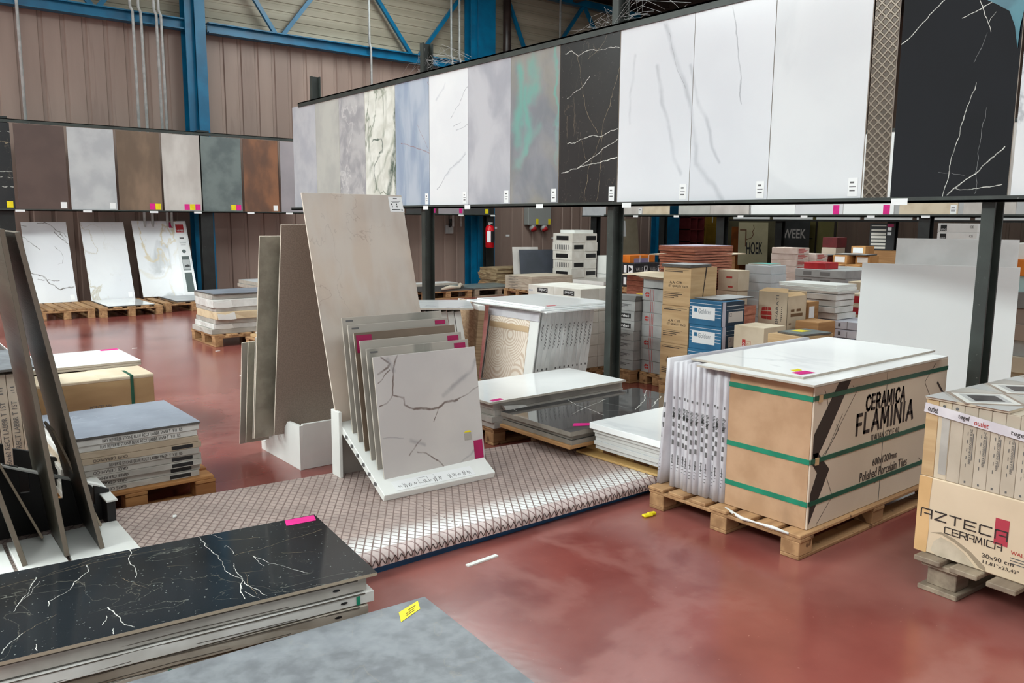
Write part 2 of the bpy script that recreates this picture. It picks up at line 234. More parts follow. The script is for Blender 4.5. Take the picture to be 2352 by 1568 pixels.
LOGOR = mat('red brick print', (186,58,52), (172,48,44), 12, .6)
REDB = mat('red box', (190,36,42), (160,24,32), 6, .5)
REDD = mat('dark red box', (104,26,28), (84,18,20), 6, .55)
GREENS = mat('green strap', (28,140,108), (22,120,92), 9, .4)
GREEND = mat('dark green strap', (30,92,72), (24,78,60), 9, .4)
GOLDB = mat('blue printed carton', (44,112,152), (34,96,134), 4, .6)
NAVY = mat('navy printed carton', (34,58,78), (28,48,66), 4, .6)
ORANGE = mat('orange box', (214,118,24), (190,98,16), 5, .6)
ORANGED = mat('burnt orange panel', (140,74,16), (118,58,10), 5, .6)
LILAC = mat('lilac film', (150,134,160), (130,114,142), 5, .4)
BLKBOX = mat('black carton', (40,42,44), (30,32,34), 5, .45)
TERRA = mat('terracotta tile edge', (190,124,100), (160,96,76), 10, .75, 4, (1,1,4))
TERRAD = mat('dark terracotta tile', (138,84,68), (116,66,54), 10, .75, 4, (1,1,4))
FOLDC = mat('folded cardboard', (168,146,112), (142,120,90), 6, .85, bump=.05)
PLATE = grid_mat('chequer plate', (196,176,168), (138,116,110), .034, .0040, .40, .2, ang=33, white_band=True)
LIP = grid_mat('pale plate lip', (224,206,202), (146,118,114), .034, .0040, .45, .15, ang=33)  # lip in a paler tone than the plate
STUD = grid_mat('studded brown panel', (92,81,71), (138,126,112), .034, .007, .3, .35, ang=45, bump=1, dots=1)

MARB_W = mat('white marble', (232,232,232), (222,223,226), 1.5, .14, veins=[((176,178,184), .9, .05, .9, (1,1,.45), (.5,0,.2), .55), ((150,152,158), 1.6, .012, 1.4, (1,1,.4), (.7,.2,0), .6)])
MARB_WP = mat('plain white marble', (228,229,231), (220,221,224), 1.1, .16, veins=[((206,208,212), .8, .05, .8, (1,1,.6), (.5,0,.2), .5)])
MARB_WN = mat('narrow white marble', (232,233,234), (224,225,228), 1.5, .14, lines=('yz', VEIN['wn'], .08, 7))
MARB_PA = mat('white marble left half', (226,227,231), (219,220,225), 1.1, .16, lines=('yz', VEIN['pa'], .06, 5))
MARB_PB = mat('white marble right half', (226,227,231), (219,220,225), 1.1, .16, lines=('yz', VEIN['pb'], .06, 5))
MARB_WH = mat('white glossy marble tile', (250,250,249), (243,244,244), 1.2, .07, veins=[((196,198,204), 1.1, .02, 1.2, (1,.5,1), (0,0,.6), .5)])
MARB_C = mat('calacatta tile', (204,198,194), (190,184,182), 2, .22, 6, lines=('xz', VEIN['ca'], .03, 12))
MARB_B = mat('calacatta slab bold brown veins', (232,232,234), (222,222,226), 1.4, .2, lines=('xz', VEIN['bo'], .10, 8))
MARB_G = mat('white slab gold veins', (232,232,234), (224,224,228), 1.4, .2, veins=[((188,176,150), 1.5, .02, 1.2, (1,1,1), (0,.7,0), .7)])
MARB_GG = mat('white slab grey gold clouds', (232,232,234), (222,223,226), 1.4, .2, veins=[((160,162,164), 1.3, .07, 1.5, (1,1,.6), (0,-.5,0), .8), ((204,184,140), 1.1, .02, 1.2, (1,1,.5), (0,.2,0), .7)])
MARB_GR = mat('white marble green veins', (228,228,220), (206,206,196), 5, .2, 9, dist=.8, lines=('yz', VEIN['gr'], .10, 9), veins=[((120,130,112), 2.4, .02, .8, (1,1,.45), (.3,0,0), .8)])
MARB_BL = mat('blue grey marble', (180,188,200), (148,162,182), 5, .2, 10, (1,1,.3), dist=.5, lines=('yz', VEIN['bl'], .03, 12))
MARB_K = mat('black marble matt', (42,42,43), (33,34,36), 2.5, .3, 7, speck=((96,94,88), 60, .70), lines=('yz', VEIN['k'], .05, 11), veins=[((100,90,76), 4, .004, .3, (1,1,.5), (0,0,0), .7)])
MARB_KG = mat('black marble gloss', (20,21,26), (16,17,20), 2, .05, lines=('yz', VEIN['kg'], .03, 14))
MARB_KF = mat('black marble tile white gold veins', (38,42,46), (30,33,36), 3, .09, 7, speck=((128,130,126), 110, .70), lines=('xy', VEIN['fg'], .045, 13), veins=[((112,112,104), 5, .0035, .25, (.35,1,1), (0,0,.15), .8), ((96,94,86), 4, .0035, .3, (.8,.5,1), (0,0,.8), .7)])
MARB_KD = mat('polished anthracite marble', (74,72,72), (60,58,58), 2, .05, lines=('xy', VEIN['kd'], .035, 14))
CONC_L = mat('light grey cement tile', (190,190,194), (172,173,180), 4, .4, 9)
CONC_W = mat('warm grey cement tile', (188,187,180), (174,173,168), 4, .4, 9)
CONC_M = mat('mottled grey tile', (184,182,182), (154,152,155), 6, .4, 10, dist=.6, veins=[((206,204,202), 4, .02, .8, (1,1,.6), (0,0,0), .8)])
CONC_C = mat('cloudy grey tile', (192,191,196), (164,164,172), 3, .3, 10, (1,1,.7), dist=.4)
TEAL = mat('teal oxidised tile', (140,140,146), (122,124,130), 5, .4, 10, (1,1,.6), dist=.6, veins=[((158,150,132), 1.6, .08, .8, (1,1,.5), (0,0,0), .5)], lines=('yz', [((112,164,154), .95, 1, [(.11, [(.50,1.10),(.46,.80),(.50,.52)]), (.12, [(.30,1.08),(.33,.82)]), (.09, [(.40,.95),(.38,.45)]), (.035, [(.03,1.2),(.03,.62)])]), ((126,166,158), .6, 1, [(.10, [(.25,.62),(.44,.40),(.52,.30)]), (.03, [(.02,.6),(.03,.3)])])], .28, 4))
T_BROWN = mat('dark brown tile', (92,74,68), (84,67,62), 3, .45)
T_GREY = mat('pale grey tile', (192,193,194), (174,175,178), 3.5, .45, 9)
T_BRNZ = mat('bronze tile', (140,116,96), (108,89,73), 3, .4, 8, (1,1,.4))
T_IVORY = mat('ivory tile', (206,200,194), (182,174,168), 3, .4, 8, (1,1,.5))
T_SLATE = mat('slate green tile', (114,124,122), (92,101,101), 4, .4, 9)
T_RUST = mat('rust tile', (140,95,68), (100,72,58), 4, .4, 9, (1,1,.5))
T_MAUVE = mat('mauve grey tile', (158,150,154), (146,140,144), 2, .45)
T_DARK = mat('anthracite tile', (66,66,66), (56,56,56), 3, .45)
T_BEIGE = mat('large beige stone slab', (200,183,168), (182,166,154), 3, .36, 9, dist=.3, veins=[((150,128,114), 3.2, .004, .4, (1,1,.6), (0,.6,0), .5), ((206,200,194), 1.6, .06, .4, (1,1,.4), (0,.2,0), .4)])
T_DKBR = mat('dark brown textured slab', (152,135,123), (138,122,110), 130, .5, 6, bump=.15, bscale=120)
T_GRBR = mat('grey brown textured slab', (166,160,144), (144,138,124), 12, .3, 6, bump=.12, bscale=100)
T_TAUPE = mat('taupe tile', (124,106,90), (110,94,80), 3, .35)
T_SAND = mat('sand grey tile', (176,168,158), (164,156,147), 3, .3, veins=[((110,112,104), 1.6, .05, 1.2, (1,1,.3), (0,0,0), .6)])
T_SAND2 = mat('plain sand tile', (172,165,156), (164,157,148), 3, .3)
T_BLUE = mat('blue grey stone tile', (142,148,160), (128,134,146), 5, .42, 7, veins=[((176,182,192), 4, .006, 1.2, (.4,1,1), (0,0,.2), .6)])
T_STONE = mat('grey stone effect tile', (124,127,131), (100,102,107), 20, .5, 14, dist=.25, lo=.3, hi=.7, veins=[((140,132,118), 3, .010, 1.2, (1,1,1), (0,0,.2), .35), ((150,154,160), 2.2, .08, .3, (1,1,1), (0,0,.6), .35)])
T_RIB = mat('charcoal ribbed tile', (56,53,47), (46,43,38), 4, .35, 5, (1,.3,12), bump=.5, bscale=30)
T_RIB2 = mat('olive grey tile', (84,81,69), (72,69,59), 4, .4, 5, (1,.3,6), bump=.2, bscale=30)
T_WHT = mat('plain white slab', (246,248,247), (240,242,242), 1, .2)
T_WHTB = mat('mottled white slab', (242,243,243), (226,227,226), 4, .25, 7)
ARC = None
def arc_mat():      # corrugated backing card with raised combed arcs
    m = mat('combed card', (224,204,184), (212,190,168), 4, .8); nt = m.node_tree; L = nt.links.new; b = nt.nodes['Principled BSDF']; src = b.inputs['Base Color'].links[0].from_socket
    tc = nt.nodes.new('ShaderNodeTexCoord'); vo = nt.nodes.new('ShaderNodeTexVoronoi'); vo.inputs['Scale'].default_value = 3.4; L(tc.outputs['Object'], vo.inputs['Vector'])
    mu = nt.nodes.new('ShaderNodeMath'); mu.operation = 'PINGPONG'; mu.inputs[1].default_value = .03; L(vo.outputs['Distance'], mu.inputs[0])
    r = nt.nodes.new('ShaderNodeMapRange'); r.inputs[1].default_value = .010; r.inputs[2].default_value = .018; L(mu.outputs[0], r.inputs[0])
    x = nt.nodes.new('ShaderNodeMix'); x.data_type = 'RGBA'; L(r.outputs[0], x.inputs[0]); L(src, x.inputs[6]); x.inputs[7].default_value = lin((240,228,214)); L(x.outputs[2], b.inputs['Base Color'])
    return m
ARC = arc_mat()

# ------------------------------------------------------------------ decals and lettering on the faces of boxes
def frame(face, d):      # d = (dx, dy, dz) of a box with its corner at the origin
    if face == '-x': return Vector((-.0008, d[1], 0)), Vector((0,-1,0)), Vector((0,0,1)), Vector((-1,0,0))
    if face == '-y': return Vector((0, -.0008, 0)), Vector((1,0,0)), Vector((0,0,1)), Vector((0,-1,0))
    if face == '+z': return Vector((0, 0, d[2]+.0008)), Vector((1,0,0)), Vector((0,1,0)), Vector((0,0,1))
def rect(u0, v0, u1, v1): return [(u0,v0),(u1,v0),(u1,v1),(u0,v1)]
def decal(parent, name, fr, polys, m, t=.001, lift=0, label=None):
    o, eu, ev, n = fr; mb = MB()
    for p in polys: mb.prism(p, o+n*lift, eu, ev, n, t)
    ob = mb.build(name, m, parent)
    if label: ob['label'] = label
    return ob
def stroke(pts, w):      # polyline as polygons
    out = []
    for (x0,y0),(x1,y1) in zip(pts, pts[1:]):
        d = math.hypot(x1-x0, y1-y0) or 1; ux, uy = (x1-x0)/d, (y1-y0)/d; nx, ny = -uy*w/2, ux*w/2
        x0, y0, x1, y1 = x0-ux*w/2, y0-uy*w/2, x1+ux*w/2, y1+uy*w/2
        out.append([(x0-nx,y0-ny),(x1-nx,y1-ny),(x1+nx,y1+ny),(x0+nx,y0+ny)])
    return out
def azt(L_, u, v, w_, h_): return [[(u+x*w_, v+y*h_) for x, y in p] for p in L_]
GL = {'A': [[(0,0),(0,.9),(.12,1),(1,1),(1,0)], [(.35,.45),(1,.45)]], 'Z': [[(0,1),(1,1),(0,0),(1,0)]], 'T': [[(0,1),(1,1)], [(.5,1),(.5,0)]], 'E': [[(1,1),(0,1),(0,0),(1,0)], [(0,.5),(.9,.5)]], 'C': [[(1,1),(.1,1),(0,.9),(0,.1),(.1,0),(1,0)]],
      'R': [[(0,0),(0,1),(1,1),(1,.45),(0,.45)], [(.6,.45),(1,0)]], 'M': [[(0,0),(.15,1),(.5,.2),(.85,1),(1,0)]], 'I': [[(.5,0),(.5,1)]]}
GB = {'C': [[(1,.82),(.78,.97),(.5,1),(.2,.88),(.04,.62),(.04,.38),(.2,.12),(.5,0),(.78,.03),(1,.18)]], 'E': [[(.9,1),(0,1),(0,0),(.9,0)], [(0,.5),(.8,.5)]], 'R': [[(0,0),(0,1),(.55,1),(.85,.88),(.88,.68),(.7,.5),(0,.46)], [(.45,.46),(.95,0)]], 'A': [[(0,0),(.5,1),(1,0)], [(.2,.33),(.8,.33)]],
      'M': [[(0,0),(.06,1),(.5,.25),(.94,1),(1,0)]], 'I': [[(.5,0),(.5,1)]], 'F': [[(0,0),(0,1),(.85,1)], [(0,.5),(.75,.5)]], 'L': [[(0,1),(0,0),(.85,0)]], 'N': [[(0,0),(0,1),(1,0),(1,1)]]}
WD = {'I': .3, 'M': 1.15, 'L': .8, 'F': .8, 'E': .8, 'R': .85, 'N': 1., 'A': 1.05}
def sign(s, u0, v, u1, h_, t, gap=.28):      # proportional bold capitals fitted between u0 and u1
    tot = sum(WD.get(c, 1) for c in s)+gap*(len(s)-1); k = (u1-u0)/tot; out = []; u = u0
    for c in s:
        w_ = WD.get(c, 1)*k
        for p in [[(u+x*w_, v+y*h_) for x, y in q] for q in GB[c]]: out += stroke(p, t)
        u += w_+gap*k
    return out
def word(s, u, v, w_, h_, gap, t):
    out = []
    for ch in s:
        for p in azt(GL[ch], u, v, w_*(.25 if ch == 'I' else 1), h_): out += stroke(p, t)
        u += w_*(.25 if ch == 'I' else 1)+gap
    return out
_tx = {}
def text(parent, name, s, fr, u0, v0, u1, v1, m, lift=.0006, bold=0, turn=0):
    if (s, bold) not in _tx:
        cu = bpy.data.curves.new('lettering', 'FONT'); cu.body = s; cu.extrude = .004; cu.offset = bold; cu.resolution_u = 3; ob = bpy.data.objects.new('lettering', cu); C.objects.link(ob)
        bpy.context.view_layer.update(); me = bpy.data.meshes.new_from_object(ob.evaluated_get(bpy.context.evaluated_depsgraph_get()))
        bpy.data.objects.remove(ob); bpy.data.curves.remove(cu)
        xs = [v.co.x for v in me.vertices]; ys = [v.co.y for v in me.vertices]; _tx[(s, bold)] = (me, min(xs), max(xs), min(ys), max(ys))
    me0, x0, x1, y0, y1 = _tx[(s, bold)]; me = me0.copy(); o, eu, ev, n = fr
    for v in me.vertices:
        a, b = (v.co.x-x0)/(x1-x0), (v.co.y-y0)/(y1-y0)
        if turn == 90: a, b = 1-b, a
        elif turn == -90: a, b = b, 1-a
        elif turn == 180: a, b = 1-a, 1-b
        v.co = o + eu*(u0+(u1-u0)*a) + ev*(v0+(v1-v0)*b) + n*(lift+v.co.z*.06)
    me.materials.clear(); me.materials.append(m); me.name = name
    ob = bpy.data.objects.new(name, me); C.objects.link(ob); ob.parent = parent; return ob
def fakeline(u0, v0, u1, v1, n, w):      # rows of tiny print
    out = []
    for k in range(n):
        v = v0+(v1-v0)*(k+.5)/n; e = u0+(u1-u0)*(.55+.45*((k*7) % 5)/4); out.append(rect(u0, v-w/2, e, v+w/2))
    return out

# ------------------------------------------------------------------ builders for the repeated kinds
def carton(name, label, cat, loc, d, m, rz=0, group=None, flaps='x', bevel=.004, jit=.0):
    dx, dy, dz = d; mb = MB(); g = .0015; ft = .003
    mb.box(0, 0, 0, dx, dy, dz-ft)
    if flaps == 'x': mb.box(g, g, dz-ft, dx/2-g, dy-g, dz).box(dx/2+g, g, dz-ft, dx-g, dy-g, dz)
    else: mb.box(g, g, dz-ft, dx-g, dy/2-g, dz).box(g, dy/2+g, dz-ft, dx-g, dy-g, dz)
    o = mb.build(name, m, None, bevel); o.location = (loc[0]+random.uniform(-jit, jit), loc[1]+random.uniform(-jit, jit), loc[2]); o.rotation_euler = (0, 0, rz+random.uniform(-jit, jit)*2)
    return tag(o, label, cat, group)
def carton_stack(name, cat, desc, where, X, Y, d, z0, n, m, group, deco=None, jit=.006, rz=0, flaps='x'):
    out = []
    for i in range(n):
        o = carton(name, f'{desc}, {ordn(i, n)} {where}', cat, (X, Y, z0+i*d[2]), (d[0], d[1], d[2]-.001), m, rz, group, flaps, jit=jit)
        if deco: deco(o, i)
        out.append(o)
    return out
def pack_mesh(dx, dy, dz, m, sag=.004, sharp=False):      # paper-wrapped bundle of tiles: softened edges, wavy paper
    bm = bmesh.new(); bmesh.ops.create_cube(bm, size=1)
    for v in bm.verts: v.co = Vector(((v.co.x+.5)*dx, (v.co.y+.5)*dy, (v.co.z+.5)*dz))
    for ax, L_ in ((0, dx), (1, dy), (2, dz)):
        cuts = max(0, min(6, int(L_/.12)))
        if cuts:
            es = [e for e in bm.edges if abs((e.verts[0].co-e.verts[1].co)[ax]) > L_*.9]
            bmesh.ops.subdivide_edges(bm, edges=es, cuts=cuts, use_grid_fill=True)
    for v in bm.verts:
        a = [v.co.x/dx, v.co.y/dy, v.co.z/dz]
        if any(.01 < q < .99 for q in a):
            v.co += Vector((random.uniform(-sag, sag)*(dx > .06), random.uniform(-sag, sag)*(dy > .06), random.uniform(-sag, 0)*.4))
    es = [e for e in bm.edges if len(e.link_faces) == 2 and e.calc_face_angle(0) > 1.]
    bmesh.ops.bevel(bm, geom=es, offset=min(dx, dy, dz)*(.05 if sharp else .11), segments=1 if sharp else 2, affect='EDGES')
    for f in bm.faces: f.smooth = not sharp
    me = bpy.data.meshes.new('tile_pack'); bm.to_mesh(me); bm.free(); me.materials.append(m); return me
def pack(label, loc, d, m, group=None, rot=(0,0,0), cat='pack of tiles', name='tile_pack', sag=.003, sharp=None):
    o = bpy.data.objects.new(name, pack_mesh(*d, m, sag, sharp if sharp is not None else loc[1] > 3 or d[2] < .07)); C.objects.link(o); o.location = loc; o.rotation_euler = rot
    return tag(o, label, cat, group)
def tile(name, label, loc, w_, d_, t, fm, em=None, rz=0, group=None, cat='tile'):      # flat tile lying face up, corner at loc
    mb = MB().box(0, 0, 0, w_, d_, t, 1, {1: 0}); o = mb.build(name, [fm, em or BODY]); o.location = loc; o.rotation_euler = (0, 0, rz)
    return tag(o, label, cat, group)
def leaning(name, label, bl, w_, h_, t, lean, heading, fm, em=None, group=None, cat='tile', roll=0):
    # bl: bottom left corner seen from the front; heading: direction (deg, clockwise from +Y) the face looks towards
    mb = MB().box(0, 0, 0, w_, t, h_, 1, {2: 0, 3: 0}); o = mb.build(name, [fm, em or BODY], bevel=.0012)
    o.location = bl; o.rotation_euler = Euler((-lean, roll, R(180-heading)), 'XYZ'); return tag(o, label, cat, group)
def pallet(label, x0, y0, x1, y1, h=.12, run='x', nb=5, m=None, rz=0, feet=True, group='wooden pallets'):
    m = m or WOOD; a, b = (x1-x0, y1-y0) if run == 'x' else (y1-y0, x1-x0)
    r = thing('wooden_pallet', label, 'pallet', ((x0+x1)/2, (y0+y1)/2, 0), rz if run == 'x' else rz+math.pi/2)
    k = h/.12; t = .018*k; bw = min(.11, b/nb*.8)
    def part(n, *q): MB().box(*q).build(n, m, r, .003)
    for i in range(nb):
        c = -b/2+bw/2+(b-bw)*i/(nb-1) if nb > 1 else 0; e = random.uniform(-.008, .008)
        part('deck_board', -a/2+e, c-bw/2, h-t, a/2+e, c+bw/2, h)
    for c in (-a/2+.05, 0, a/2-.05):
        part('stringer_board', c-.05, -b/2, h-2*t, c+.05, b/2, h-t)
        for q in (-b/2+.05, 0, b/2-.05): part('block', c-.05, q-.045, t if feet else 0, c+.05, q+.045, h-2*t)
    if feet:
        for q in (-b/2+.05, 0, b/2-.05): part('bottom_board', -a/2, q-.045, 0, a/2, q+.045, t)
    return r
def struct(o): o['kind'] = 'structure'; return o

# ================================================================== the hall
struct(MB().box(-9, -7, -.12, 24, 17.2, 0).build('floor', FLOOR))
def clad(name, axis, a0, a1, fixed, z0, z1, m, thick=.06, pitch=.30, groove=.022, horiz=False):      # ribbed sheet wall
    mb = MB(); pts = []
    if not horiz:
        a = a0
        while a < a1:
            for q, dpt in ((0, 0), (pitch-.075, 0), (pitch-.06, groove), (pitch-.015, groove), (pitch, 0)): pts.append((min(a+q, a1), dpt))
            a += pitch
        f = (lambda a, d: (a, fixed+d)) if axis == 'x' else (lambda a, d: (fixed+d, a))
        for (p, d), (q, e) in zip(pts, pts[1:]):
            if q-p < 1e-6: continue
            A, B = f(p, d), f(q, e); A2, B2 = f(p, thick), f(q, thick)
            mb.add([(*A, z0), (*B, z0), (*B, z1), (*A, z1)], [(0,1,2,3)]); mb.add([(*A2, z0), (*B2, z0), (*B2, z1), (*A2, z1)], [(3,2,1,0)])
    else:
        z = z0
        while z < z1:
            for q, dpt in ((0, 0), (.10, 0), (.11, groove), (.14, groove), (.15, 0)): pts.append((min(z+q, z1), dpt))
            z += .15
        f = (lambda a, d, z: (a, fixed+d, z)) if axis == 'x' else (lambda a, d, z: (fixed+d, a, z))
        for (p, d), (q, e) in zip(pts, pts[1:]):
            if q-p < 1e-6: continue
            mb.add([f(a0, d, p), f(a1, d, p), f(a1, e, q), f(a0, e, q)], [(0,1,2,3)])
        mb.add([f(a0, thick, z0), f(a1, thick, z0), f(a1, thick, z1), f(a0, thick, z1)], [(3,2,1,0)])
    return struct(mb.build(name, m))
clad('wall_back', 'x', -8, 16.6, 14.30, 0, 4.45, BROWN)
clad('wall_back_upper', 'x', -8, 20.6, 14.32, 4.40, 6.5, CREAM, horiz=True, groove=.012)
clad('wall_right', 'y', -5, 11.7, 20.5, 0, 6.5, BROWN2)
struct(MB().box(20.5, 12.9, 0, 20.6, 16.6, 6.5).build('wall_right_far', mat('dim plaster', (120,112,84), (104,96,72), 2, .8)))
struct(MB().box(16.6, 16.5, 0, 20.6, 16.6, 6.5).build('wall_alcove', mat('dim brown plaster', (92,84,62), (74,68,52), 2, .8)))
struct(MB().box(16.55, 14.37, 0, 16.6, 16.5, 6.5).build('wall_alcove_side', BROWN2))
d1 = struct(MB().box(20.5, 11.7, 0, 20.56, 12.9, 3.2).build('door_1', mat('olive door paint', (134,124,76), (120,112,66), 2, .5)))
MB().box(20.47, 12.28, 0, 20.5, 12.32, 3.2).box(20.47, 11.72, 0, 20.5, 11.78, 3.2).build('door_seam', INKD, d1)
MB().tube([(20.47, 12.4, .95), (20.42, 12.4, .95), (20.42, 12.55, .95)], .012).build('door_handle', BLACKP, d1)
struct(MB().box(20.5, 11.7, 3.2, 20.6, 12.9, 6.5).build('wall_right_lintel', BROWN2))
# roof with purlins, three skylight strips and one strip added to brighten the wall
ce = MB(); strip_rects = [(-6, -2.6, 12, .2), (-7.8, .4, -4.6, 13), (6.6, 5, 8.6, 12.5), (-2.5, 6.4, 3.6, 8.2)]
def holes(x0, y0, x1, y1, hs):
    xs = sorted({x0, x1, *[h[0] for h in hs], *[h[2] for h in hs]}); ys = sorted({y0, y1, *[h[1] for h in hs], *[h[3] for h in hs]})
    for a, b in zip(xs, xs[1:]):
        for c, d in zip(ys, ys[1:]):
            if not any(h[0] <= a and b <= h[2] and h[1] <= c and d <= h[3] for h in hs): ce.box(a, c, 6.4, b, d, 6.5)
holes(-9, -7, 21, 17, strip_rects)
for y in (-5, -3.2, 1, 2.6, 13.2, 15): ce.box(-9, y, 6.26, 21, y+.08, 6.4)
for x in (13, 15.2, 17.4, 19.6): ce.box(x, -5, 6.2, x+.12, 14.2, 6.4)
struct(ce.build('ceiling', CEIL))
for i, (r_, e) in enumerate(zip(strip_rects, (SKY_KEY, SKY_SIDE, SKY_FAR, FILL_MID))):
    g = mat(f'unseen ceiling strip glow {i}', (240,251,250), emit=e)
    struct(MB().box(r_[0], r_[1], 6.44, r_[2], r_[3], 6.46).build(f'unseen_ceiling_strip_{i+1}', g))  # last strip is added to brighten the back wall; all lie out of view

# blue steel frame: columns, bottom chord, diagonals
for i, (x0, x1, lab) in enumerate([(4.49, 4.79, 'blue steel column at the left of the back wall'), (10.17, 10.73, 'blue steel column behind the fire extinguisher'), (16.03, 16.75, 'blue steel column at the far end of the back wall')]):
    c = thing('steel_column', lab, 'column', ((x0+x1)/2, 14.12, 0), group='blue steel columns'); hw = (x1-x0)/2
    MB().box(-hw+.13, -.17, 0, hw, -.15, 6.4).build('front_flange', BLUE, c); MB().box(-hw, -.09, 0, -hw+.14, -.07, 6.4).build('side_flange', BLUE, c); MB().box(-hw, .13, 0, hw, .15, 6.4).build('rear_flange', BLUE, c)
    MB().box(-hw+.16, -.15, 0, -hw+.18, .13, 6.4).build('web', BLUE, c); MB().box(-hw, -.2, 0, hw, .16, .02).build('base_plate', BLUE, c)
for k, (xa, xb, n) in enumerate([(-3.5, 4.53, 'left'), (4.88, 10.39, 'middle'), (10.92, 16.3, 'right')]):
    t = thing('roof_truss', f'blue steel lattice girder, {n} bay of the back wall', 'truss', (0, 14.15, 0), group='blue lattice girders')
    MB().box(xa, -.09, 4.40, xb, .09, 4.42).box(xa, -.01, 4.42, xb, .01, 4.55).box(xa, -.09, 4.55, xb, .09, 4.57).build('bottom_chord', BLUE, t)
    MB().box(xa, -.07, 6.16, xb, .07, 6.3).build('top_chord', BLUE, t)
    nodes = {0: [(.4, 3.2), (-2.4, .4)], 1: [(6.1, 8.9)], 2: [(11.8, 14.7)]}[k]
    segs = {0: [(-1.0, .35, 1.7), (1.7, 3.15, 4.5)], 1: [(4.95, 6.05, None), (7.5, 6.2, None), (7.5, 8.8, None), (10.3, 9.0, None)], 2: [(11.1, 11.9, None), (13.4, 12.1, None), (13.4, 14.6, None), (16.1, 14.8, None)]}[k]
    pr_ = [(a, b) for a, b, c in segs] + [(c, b+.1) for a, b, c in segs if c]
    for a, b in pr_:
        d = Vector((b-a, 0, 4.57-6.2)); p = d.cross(Vector((0,1,0))).normalized()*.035; A, B = Vector((a, 0, 6.2)), Vector((b, 0, 4.57)); y = Vector((0, .03, 0))
        MB().add([A+p-y, A-p-y, B-p-y, B+p-y, A+p+y, A-p+y, B-p+y, B+p+y], [(0,1,2,3), (7,6,5,4), (0,4,5,1), (2,6,7,3), (1,5,6,2), (0,3,7,4)]).build('diagonal_brace', BLUE, t)
for x, z0, z1, lab in [(2.14, 1.9, 6.3, 'single thin galvanised pipe high on the left wall'), (3.70, 1.2, 6.3, 'left pipe of the four galvanised conduits'), (3.82, 1.2, 6.3, 'second of the four galvanised conduits from left'), (4.05, 1.2, 6.3, 'third of the four galvanised conduits from left'), (4.12, 1.2, 6.3, 'right pipe of the four galvanised conduits by the blue column'),
                       (7.86, 2, 6.3, 'thin galvanised pipe in the middle bay of the wall'), (9.7, 1.25, 6.3, 'left conduit of the pair behind the long display'), (9.9, 1.25, 6.3, 'right conduit of the pair behind the long display'), (12.6, 2, 6.3, 'thin galvanised pipe right of the brown downpipe')]:
    y = 14.02; pts = [(x, y, z0), (x, y, 4.54), (x-.035, y-.01, 4.62), (x-.035, y-.01, z1)]
    tag(MB().tube(pts, .022).build('conduit_pipe', GALV, smooth=True), lab, 'pipe', 'conduits on the back wall')
tag(MB().tube([(11.15, 14.1, 6.3), (11.15, 14.1, 4.9), (11.12, 14.15, 4.75), (11.0, 14.2, 4.6)], .085, 12).build('downpipe', DPIPE, smooth=True), 'thick dark brown downpipe right of the second blue column', 'pipe')

# ================================================================== display racks
def ibeam(o, n, x, y, z0, z1, fx=.1, fy=.05, m=RACK):      # upright with an open web, flanges towards -x and +x
    MB().box(x, y-fy/2, z0, x+.012, y+fy/2, z1).box(x+fx-.012, y-fy/2, z0, x+fx, y+fy/2, z1).box(x+.012, y+fy/2-.02, z0, x+fx-.012, y+fy/2-.012, z1).build(n, m, o)
def pricetag(p, fr, u, v, w_=.055, h_=.10, m=WHITE, name='price_tag'):
    o = decal(p, name, fr, [rect(u, v, u+w_, v+h_)], m)
    if m is WHITE:
        decal(p, 'tag_print', fr, [rect(u+.012, v+h_*.7, u+w_-.02, v+h_*.8), rect(u+.008, v+h_*.5, u+w_-.01, v+h_*.54), rect(u+.01, v+h_*.28, u+w_-.014, v+h_*.36)], INK, .0012)
rk = thing('display_rack', 'long dark green steel rack holding the big wall of hanging slabs', 'rack', (4.30, 0, 0), group='slab display racks')
for y in (9.09, 6.72, 4.22, 1.68, -.8): ibeam(rk, 'post', 0, y, 0, 3.02, .11, .06)
MB().box(-.05, -1, 2.692, -.036, 9.35, 2.742).box(-.05, -1, 2.73, .0, 9.35, 2.742).build('top_rail', RACK, rk)
MB().box(-.06, -1, 1.498, -.046, 9.6, 1.528).box(-.06, -1, 1.498, .0, 9.6, 1.510).build('bottom_rail', RACK, rk)
for y in (6.62, 5.95, 4.98, 4.05, 2.13): decal(rk, 'rail_label', (Vector((-.0605, y, 1.488)), Vector((0,-1,0)), Vector((0,0,1)), Vector((-1,0,0))), [rect(0, 0, .085, .034)], WHITE, .001)
